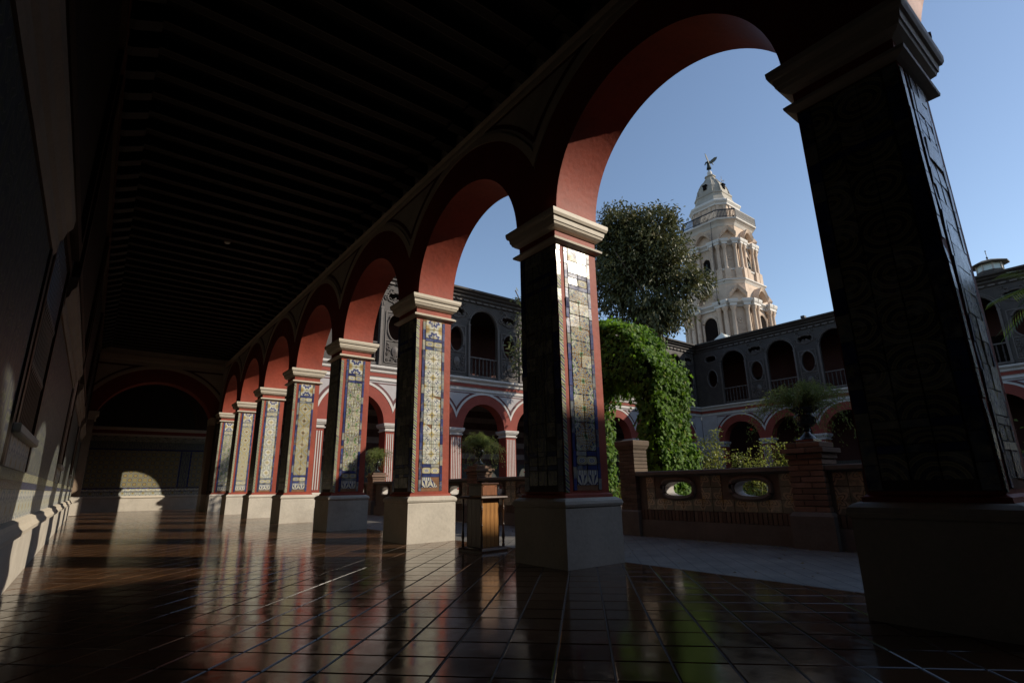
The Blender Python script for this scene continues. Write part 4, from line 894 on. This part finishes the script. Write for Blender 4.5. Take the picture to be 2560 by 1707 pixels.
def pedestal(y, label, dz=0):
    p = empty('brick_pedestal', (XB+.13, y, 0)); tag(p, label, 'pedestal', 'brick pedestals on the garden wall')
    obj('base', G().square([(.31, -.02), (.31, .44), (.27, .5)]).make('base', M['render']), p)
    obj('core', G().square([(.235, .48), (.235, 1.48)]).make('core', M['mortar']), p)
    brick_courses(p, .25, .25, .5, 12, .085, M['brick'], over={8: .0, 9: .02, 10: .065, 11: 0.0}); return p
def urn_thing(y, label, dz=1.525, s_=1.0):
    u = empty('iron_urn', (XB+.13, y, dz)); tag(u, label, 'urn', 'black urns on the brick pedestals'); u.scale = (s_,)*3
    obj('foot', G().square([(.13, 0), (.13, .03), (.11, .04)]).make('foot', M['iron']), u)
    obj('bowl', G().lathe([(.12, .04), (.1, .07), (.055, .11), (.04, .15), (.06, .165), (.04, .18), (.045, .2), (.12, .24), (.15, .3), (.155, .36), (.13, .39), (.125, .41), (.17, .45), (.205, .48), (.21, .5), (.17, .5), (.12, .44), (.05, .42)], 28).make('bowl', M['iron'], True), u)
    return u
def fern_thing(y, label, z=2.02, R_=.62, n=85, seed=1):
    f = empty('trailing_fern', (XB+.13, y, z)); tag(f, label, 'fern', 'ferns in the urns')
    rg = np.random.default_rng(seed); P = []; A = []; N_ = []; g = G()
    for k in range(n):
        a = rg.uniform(0, 2*math.pi); L = R_*rg.choice((.45, .75, 1.0, 1.25))*rg.uniform(.8, 1.15); up = rg.uniform(.1, .3)*(1.7-L/R_*.6); dr = rg.choice((.1, .3, .75))*rg.uniform(.5, 1.2); pts = []
        for i in range(13):
            t_ = i/12; rad = L*t_; pts.append(np.array([math.cos(a)*rad+.05*math.sin(5*t_+k), math.sin(a)*rad, up*math.sin(t_*2.3)*1.1 - dr*t_**3.2]))
        g.tube(pts[::3], [.004, .003, .003, .002, .001], 3)
        for i in range(2, 13):
            for m in range(9):
                p = pts[i-1] + (pts[i]-pts[i-1])*rg.uniform() + rg.normal(size=3)*.028; P.append(p); A.append(rg.normal(size=3)*.8 + (pts[i]-pts[i-1])*20); N_.append(rg.normal(size=3)+np.array([0, 0, .7]))
    obj('stems', g.make('stems', M['stem']), f); o = obj('fronds', leaves('fronds', np.array(P), np.array(A), np.array(N_), rg.uniform(.03, .055, len(P)), .011, M['leaffern']), f); return f
pedestal(2.54, 'brick pedestal under the large urn beside the darkest pillar'); urn_thing(2.54, 'large dark urn beside the nearest dark pillar', s_=1.05); fern_thing(2.54, 'big hazy fern spilling from the urn near the darkest pillar', 2.03, .72, 110, 3)
pedestal(11.6, 'brick pedestal behind the wooden lectern'); urn_thing(11.6, 'glossy black urn behind the wooden lectern'); fern_thing(11.6, 'fern drooping from the urn behind the lectern', 2.02, .56, 100, 5)
pedestal(15.1, 'brick pedestal mostly hidden behind the sunlit pillar by the lectern'); urn_thing(15.1, 'black urn mostly hidden behind the sunlit pillar by the lectern'); fern_thing(15.1, 'fern mostly hidden behind the sunlit pillar by the lectern', 2.0, .65, 70, 6)
pedestal(18.65, 'brick pedestal between the two mid-distance pillars'); urn_thing(18.65, 'black urn between the two mid-distance pillars'); fern_thing(18.65, 'fern in the urn between the two mid-distance pillars', 2.02, .56, 80, 7)
for yy, lb in ((6.0, 'tall brick gate pier in front of the vine arch'), (8.32, 'brick gate pier hidden behind the second nearest pillar')):
    p = empty('gate_pier', (XB+.1, yy, 0)); tag(p, lb, 'gate pier', 'brick piers of the garden entrance')
    obj('base', G().square([(.24, -.02), (.24, .42), (.215, .45)]).make('base', M['render']), p); obj('core', G().square([(.185, .44), (.185, 1.6)]).make('core', M['mortar']), p)
    zt = brick_courses(p, .2, .2, .45, 16, .072, M['brickdk'], joint=.007)
    obj('cap', G().square([(.2, zt), (.22, zt+.03), (.23, zt+.06), (.245, zt+.09), (.25, zt+.17), (.235, zt+.185), (.12, zt+.2)]).make('cap', M['brickdk']), p)

# ==================================================================== LECTERN
le = empty('wooden_lectern', (.435, 5.84, 0), R(7)); le.scale = (.82, .86, 1.0); tag(le, 'wooden lectern with plank sides and turned posts standing between pillars', 'lectern')
obj('base', G().square([(.31, 0), (.31, .025), (.3, .05), (.28, .06)], ax=1.03).make('base', M['oakdk']), le)
obj('core', G().box(-.21, .21, -.17, .17, .06, .76).make('core', M['oakdk']), le)
pf = G().box(-.049, .049, -.192, -.17, .062, .755, bev=.004).make('plank', M['oak'])
for k in range(4): obj('plank', pf, le, (-.157+k*.1047, 0, 0))
ps_ = G().box(-.232, -.21, -.06, .06, .062, .755, bev=.004).make('plank', M['oakdk'])
for k in range(3): obj('plank', ps_, le, (0, -.124+k*.124, 0)); obj('plank', ps_, le, (0, -.124+k*.124, 0), math.pi)
pst = G().lathe([(.026, .06), (.028, .1), (.018, .11), (.026, .13), (.02, .15), (.03, .2), (.024, .25), (.017, .3), (.015, .36), (.024, .375), (.015, .39), (.014, .48), (.02, .58), (.026, .6), (.016, .615), (.026, .63), (.017, .66), (.013, .7), (.022, .73), (.024, .755)], 12).make('turned_post', M['oakdk'], True)
for sx in (-.27, .27):
    for sy in (-.25, .25): obj('turned_post', pst, le, (sx, sy, 0))
obj('shelf', G().square([(.3, .755), (.32, .77), (.315, .79), (.29, .795)], ax=1.03).make('shelf', M['oakdk']), le)
obj('upper_box', G().box(-.2, .2, -.17, .17, .795, .965, bev=.006).make('upper_box', M['oakdk']), le)
obj('front_panel', G().box(-.18, .18, -.182, -.17, .805, .955, bev=.004).make('front_panel', wood('reddish_oak', (.2, .075, .03))), le)
obj('top_board', G().box(-.22, .22, -.2, .2, .965, .99, bev=.006).make('top_board', M['oakdk']), le)
for sx in (-.16, .16): obj('stud', G().lathe([(.008, 0), (.008, .006)], 8).make('stud', M['iron']), le, (sx, -.182, .94), rot=(R(90), 0, 0))

# ==================================================================== PLANTS
def tree(name, loc, label, cat, trunk_h, blobs, n, ll, lw, mt, droop=.5, seed=0, group='trees in the garden', tr=.22, limbs=9, clump=14):
    t_ = empty(name, loc); tag(t_, label, cat, group); rg = np.random.default_rng(seed); g = G()
    cz = np.mean([b[2] for b in blobs])
    g.tube([(0, 0, -.3), (.05, .05, trunk_h*.4), (-.05, .08, trunk_h*.8), (0, 0, trunk_h)], [tr*1.4, tr, tr*.8, tr*.65], 10)
    for k in range(limbs):
        b = blobs[k % len(blobs)]; e = np.array(b[:3]) + rg.normal(size=3)*b[3]*.45; m = np.array([e[0]*.35, e[1]*.35, trunk_h+(e[2]-trunk_h)*.55])
        g.tube([(0, 0, trunk_h*.8), tuple(m), tuple(e)], [tr*.5, tr*.3, .03], 6)
    obj('trunk', g.make('trunk', M['bark'], True), t_)
    vol = np.array([b[3]**2 for b in blobs]); pick = rg.choice(len(blobs), n//clump, p=vol/vol.sum()); C_ = []
    for i in pick:
        b = blobs[i]; d = rg.normal(size=3); d /= np.linalg.norm(d); C_.append(np.array(b[:3]) + d*b[3]*(rg.uniform()**.36)*np.array([1, 1, .92]))
    C_ = np.array(C_); P = np.repeat(C_, clump, 0) + rg.normal(size=(len(C_)*clump, 3))*ll*.75
    D = P - np.array([0, 0, cz]); A = D/np.linalg.norm(D, axis=1, keepdims=True)*.6 + rg.normal(size=P.shape)*.55; A[:, 2] -= droop
    N_ = rg.normal(size=P.shape)*.6 + D/np.linalg.norm(D, axis=1, keepdims=True)*.6 + np.array([0, 0, .4])
    obj('crown', leaves('crown', P, A, N_, rg.uniform(.7, 1.25, len(P))*ll, lw, mt), t_); return t_
tree('evergreen_tree', (23.9, 19.3, 0), 'tall dark evergreen tree beside the bell tower', 'tree', 10.2,
     [(-1.3, 1.6, 17.6, 2.3), (.4, -.2, 18.0, 2.1), (-1.7, 2.0, 14.7, 2.1), (.5, -.7, 15.2, 2.2), (1.2, -1.7, 13.7, 1.6), (-.6, .5, 12.4, 1.9), (.6, -.9, 12.0, 1.4), (-1.3, 1.5, 19.0, 1.3), (-1.2, 1.4, 16.2, 2.2), (.0, .2, 16.4, 2.3), (-.3, .2, 11.4, 1.5), (-1.8, 1.9, 12.8, 1.5)], 34000, .33, .125, M['leaftree'], .75, 11, clump=24)
tree('slender_tree', (11.3, 16.45, 0), 'slender pale-leaved tree mostly hidden behind the second nearest pillar', 'tree', 5.0,
     [(0, 0, 8.0, 1.5), (-.6, .8, 6.6, 1.0), (.5, -.5, 6.2, 1.1), (-.3, .5, 9.6, 1.0)], 2000, .26, .10, M['leafpale'], .3, 31, tr=.1, limbs=7)

# vine-covered arch over the garden entrance
va = empty('vine_arch', (5.75, 7.1, 0)); tag(va, 'bright green vine-covered garden arch behind the gate pier', 'vine arch')
rg = np.random.default_rng(9)
def vine_outer(n=60):
    out = [(5.85, z) for z in np.linspace(0, 2.7, 20)] + [(7.8-1.95*math.cos(a), 2.7+2.1*math.sin(a)) for a in np.linspace(0, math.pi, n)[1:-1]] + [(9.75, z) for z in np.linspace(2.7, 0, 20)]
    return [(y + .06*math.sin(3.1*z+1)+.04*math.sin(7*z), z+.05*math.sin(5*y)) for y, z in out]
def vine_inner(n=16):
    return [(6.3, z) for z in np.linspace(0, 2.6, 14)] + [(7.2-.9*math.cos(a), 2.6+.75*math.sin(a)) for a in np.linspace(0, math.pi, n)[1:-1]] + [(8.1, z) for z in np.linspace(2.6, 0, 14)]
VO, VI = vine_outer(), vine_inner(); XD = .58
va.location = (5.52, 0, 0)
core_out = [(7.8+(y-7.8)*.94, z*.97) for y, z in VO] + [(7.2+(y-7.2)*1.1, z+.08 if z > .01 else 0) for y, z in reversed(VI)]
obj('stems', plate('stems', core_out, [], 2*XD-.16, lambda u, v, w: (w-XD+.08, u, v), plaster('dark_vine_core', (.012, .02, .006), .9, .4, 6)), va)  # solid dark core filling the arch behind the leaves, no separate stems
def in_vine(y, z):
    if z > 2.7: ok = ((y-7.8)/1.95)**2 + ((z-2.7)/2.1)**2 < 1
    else: ok = 5.85 < y < 9.75
    hole = 6.3 < y < 8.1 and z < 2.6 + .75*math.sqrt(max(0, 1-((y-7.2)/.9)**2))
    return ok and not hole
NL = 32000; P = []; Nn = []; 
while len(P) < NL:
    k = rg.uniform(); out = rg.exponential(.04)
    if k < .62:
        a = rg.uniform()*.62*(len(VO)-1) if rg.uniform() < .85 else rg.uniform()*(len(VO)-1); i = int(a); y, z = np.array(VO[i])+(np.array(VO[i+1])-np.array(VO[i]))*(a-i); d = np.array(VO[i+1])-np.array(VO[i]); d /= np.linalg.norm(d)
        q = np.array([0, -d[1], d[0]]); x = rg.uniform(-XD, XD)
    elif k < .76:
        a = rg.uniform()*(len(VI)-1); i = int(a); y, z = np.array(VI[i])+(np.array(VI[i+1])-np.array(VI[i]))*(a-i); d = np.array(VI[i+1])-np.array(VI[i]); d /= np.linalg.norm(d)
        q = np.array([0, d[1], -d[0]]); x = rg.uniform(-XD, XD); z -= rg.exponential(.1) if z > 2.4 else 0
    else:
        y, z = rg.uniform(5.8, 8.7), rg.uniform(0, 4.9)
        if not in_vine(y, z): continue
        x = -XD if rg.uniform() < .85 else XD; q = np.array([np.sign(x), 0, 0])
    lump = .07*math.sin(4.3*z+2*x)+.05*math.sin(9*y+5*z)
    P.append(np.array([x, y, max(.04, z)]) + q*(out+lump*.6) + rg.normal(size=3)*.02); Nn.append(q + np.array([0, 0, .45]))
P = np.array(P); Nn = np.array(Nn) + rg.normal(size=P.shape)*.28
A = rg.normal(size=P.shape)*.4 + np.array([0, 0, -.8]) + Nn*.25
sz = rg.uniform(.06, .13, NL)*rg.choice((.75, 1.0, 1.2), NL)
obj('foliage', leaves('foliage', P, A, Nn, sz, sz*rg.uniform(.75, .95, NL), M['leafvine'], 'fan'), va)
SP = []; SA = []; g = G()
for k in range(46):
    i = int(rg.uniform(8, 55)); y, z = VO[i]; d = np.array(VO[i+1])-np.array(VO[i]); d /= np.linalg.norm(d); q = np.array([rg.uniform(-.6, .6), -d[1]*.8, d[0]*.8 + rg.uniform(-.5, .3)]); x = rg.uniform(-XD, XD); L = rg.uniform(.12, .34); b0 = np.array([x, y, z])
    pts = [b0 + q*L*t_ + np.array([0, 0, -.18*t_*t_*L]) for t_ in (0, .35, .7, 1)]; g.tube(pts, [.006, .005, .003, .002], 4)
    for m in range(9): t_ = rg.uniform(.2, 1.05); SP.append(b0 + q*L*t_ + rg.normal(size=3)*.025); SA.append(q+rg.normal(size=3)*.6)
obj('shoots', g.make('shoots', M['stem']), va)['kind'] = 'stuff'; SP = np.array(SP); obj('shoot_leaves', leaves('shoot_leaves', SP, np.array(SA), rg.normal(size=SP.shape)*.4+np.array([0, 0, .7]), rg.uniform(.05, .10, len(SP)), .07, M['leafvine'], 'fan'), va)
# hanging strand on the inner left side
def bush(name, loc, label, cat, rx, ry, hz, n, ll, lw, mt, seed, group, stems=10, flowers=()):
    b = empty(name, loc); tag(b, label, cat, group); rg = np.random.default_rng(seed); g = G(); P = []; A = []
    per = n//stems
    for k in range(stems):
        a = rg.uniform(0, 6.28); e = np.array([math.cos(a)*rx*rg.uniform(.2, 1), math.sin(a)*ry*rg.uniform(.2, 1), hz*rg.uniform(.55, 1.0)]); m = e*np.array([.4, .4, .55])+rg.normal(size=3)*.05
        g.tube([(e[0]*.1, e[1]*.1, -.05), tuple(m), tuple(e)], [.014, .01, .004], 5)
        for i in range(per):
            t_ = rg.uniform(.25, 1.03); p = (m*2*t_ if t_ < .5 else m+(e-m)*(t_-.5)*2) + rg.normal(size=3)*np.array([.10, .10, .06])*(1.2-.5*t_); P.append(p); A.append(rg.normal(size=3)+(p-np.array([0, 0, p[2]]))*1.5)
    P = np.array(P); A = np.array(A); N_ = rg.normal(size=P.shape)*.5+np.array([0, 0, .8])
    obj('stems', g.make('stems', M['stem']), b); obj('foliage', leaves('foliage', P, A, N_, rg.uniform(.7, 1.2, len(P))*ll, lw, mt), b)
    for (fx, fy, fz, mt2) in flowers:
        fg = G()
        for k in range(3): fg.lathe([(.005, -.015), (.02-.004*k, -.004+.004*k), (.03-.007*k, .02+.005*k)], 9)
        obj('flower', fg.make('flower', M[mt2], True), b, (fx, fy, fz), rot=(.3, .2, 0))
    return b
bush('rose_bush', (7.48, 6.24, 0), 'tallest rose bush behind the garden wall, nearest the vine arch', 'rose bush', .5, .6, 2.35, 1700, .07, .042, M['leafrose'], 41, 'rose bushes behind the garden wall', 12, [(-.3, -.5, 2.2, 'petalred')])
bush('rose_bush', (7.75, 5.43, 0), 'rose bush with red blooms in the middle behind the wall', 'rose bush', .6, .6, 2.1, 1700, .07, .042, M['leafrose'], 42, 'rose bushes behind the garden wall', 12, [(-.3, -.3, 2.1, 'petalred'), (-.45, .35, 1.5, 'petalred')])
bush('rose_bush', (7.6, 4.55, 0), 'rose bush with pink blooms left of the large urn', 'rose bush', .65, .6, 1.85, 1600, .07, .042, M['leafrose'], 43, 'rose bushes behind the garden wall', 11, [(-.5, .2, 1.42, 'petalpink'), (-.3, .0, 1.6, 'petalpink')])
bush('rose_bush', (14.8, 4.6, 0), 'rose bush between the large urn and the darkest pillar', 'rose bush', .9, .9, 2.3, 1800, .07, .042, M['leafrose'], 44, 'rose bushes behind the garden wall', 10)
bush('rose_bush', (5.5, 10.2, 0), 'rose bush right of the brick pedestal behind the lectern', 'rose bush', .6, .6, 1.75, 1400, .08, .05, M['leafrose'], 45, 'rose bushes behind the garden wall', 12, [(-.3, .5, 1.3, 'petalpink')])
bush('rose_bush', (5.6, 9.2, 0), 'leafy rose bush just left of the second nearest pillar', 'rose bush', .6, .6, 2.1, 1600, .08, .05, M['leafrose'], 46, 'rose bushes behind the garden wall', 12)
k = 0
for lb, x, y, r_, hh in (('low green shrub seen through the oval nearest the vine arch', 6.6, 5.5, .5, 1.0), ('yellowish shrub seen through the second oval opening', 6.2, 4.6, .6, .9), ('round shrub in the garden left of the pedestal', 9.5, 14.5, .9, 1.1), ('shrub in the middle of the garden beds', 16, 17, 1.1, 1.3), ('shrub by the foot of the tall evergreen', 21, 17.5, 1.2, 1.5), ('shrub near the corner of the far wings', 33, 22, 1.4, 1.9), ('shrub before the right wing arches', 33, 15, 1.3, 1.7), ('tall shrub at the right edge beyond the darkest pillar', 12.0, 1.7, 1.0, 2.3), ('shrub in front of the right wing near the urn', 26, 9, 1.2, 1.5)):
    bush('garden_shrub', (x, y, 0), lb, 'shrub', r_, r_, hh, 900, .12, .07, M['leafhedge'] if k % 2 == 0 else M['leafrose'], 60+k, 'shrubs in the garden', 16); k += 1
# palm at the right edge
pa = empty('palm_tree', (25.5, .9, 0)); tag(pa, 'palm with stiff fronds at the far right edge', 'palm'); g = G()
g.tube([(0, 0, -.2), (.1, 0, 3), (0, .1, 6), (0, 0, 8.4)], [.24, .19, .17, .15], 10); obj('trunk', g.make('trunk', M['bark'], True), pa)
for k in range(18):
    a = k*2.4; el = .9-.09*k; P = []; A = []; pts = []
    for i in range(12): t_ = i/11; r_ = 2.3*t_; pts.append(np.array([math.cos(a)*r_*math.cos(el*.6), math.sin(a)*r_*math.cos(el*.6), 8.4+math.sin(el)*r_-1.0*t_*t_]))
    for i in range(1, 12):
        for s_ in (-1, 1):
            for m in (0, .5): d = np.array([-math.sin(a)*s_, math.cos(a)*s_, -.35])*.8+(pts[i]-pts[i-1])*2.4; d /= np.linalg.norm(d); P.append(pts[i-1]*m+pts[i]*(1-m) + d*.28); A.append(d)
    obj('frond', leaves('frond', np.array(P), np.array(A), np.array([[.1, .1, 1.0]]*len(P)), .6, .045, M['leafhedge']), pa)

rg = np.random.default_rng(77); n = 420
P = np.stack([np.where(rg.uniform(size=n) < .7, 4.06-rg.exponential(.18, n), rg.uniform(1.2, 4.0, n)), rg.uniform(.8, 14, n), np.full(n, -.010)], 1); P[:, 0] = np.clip(P[:, 0], 1.15, 4.06)
fl_ = obj('fallen_leaves', leaves('fallen_leaves', P, rg.normal(size=(n, 3))*np.array([1, 1, .12]), np.array([[0, 0, 1.0]]*n)+rg.normal(size=(n, 3))*.2, rg.uniform(.03, .07, n), .026, leafmat('dry_leaf', (.12, .075, .03), (.26, .19, .09), .1, .8, .1)))
fl_['kind'] = 'stuff'; fl_['label'] = 'dry fallen leaves scattered along the garden walkway'; fl_['category'] = 'leaves'

lf = empty('ledge_floodlight', (.80, -.49, HC)); tag(lf, 'small dark floodlight on the capital ledge of the nearest pillar', 'floodlight')
obj('bracket', G().box(-.02, .02, -.012, .012, 0, .05).make('bracket', M['rail']), lf); obj('lamp_head', G().box(-.06, .06, -.035, .035, .04, .11, bev=.012).make('lamp_head', M['rail']), lf, (0, 0, 0), R(12))
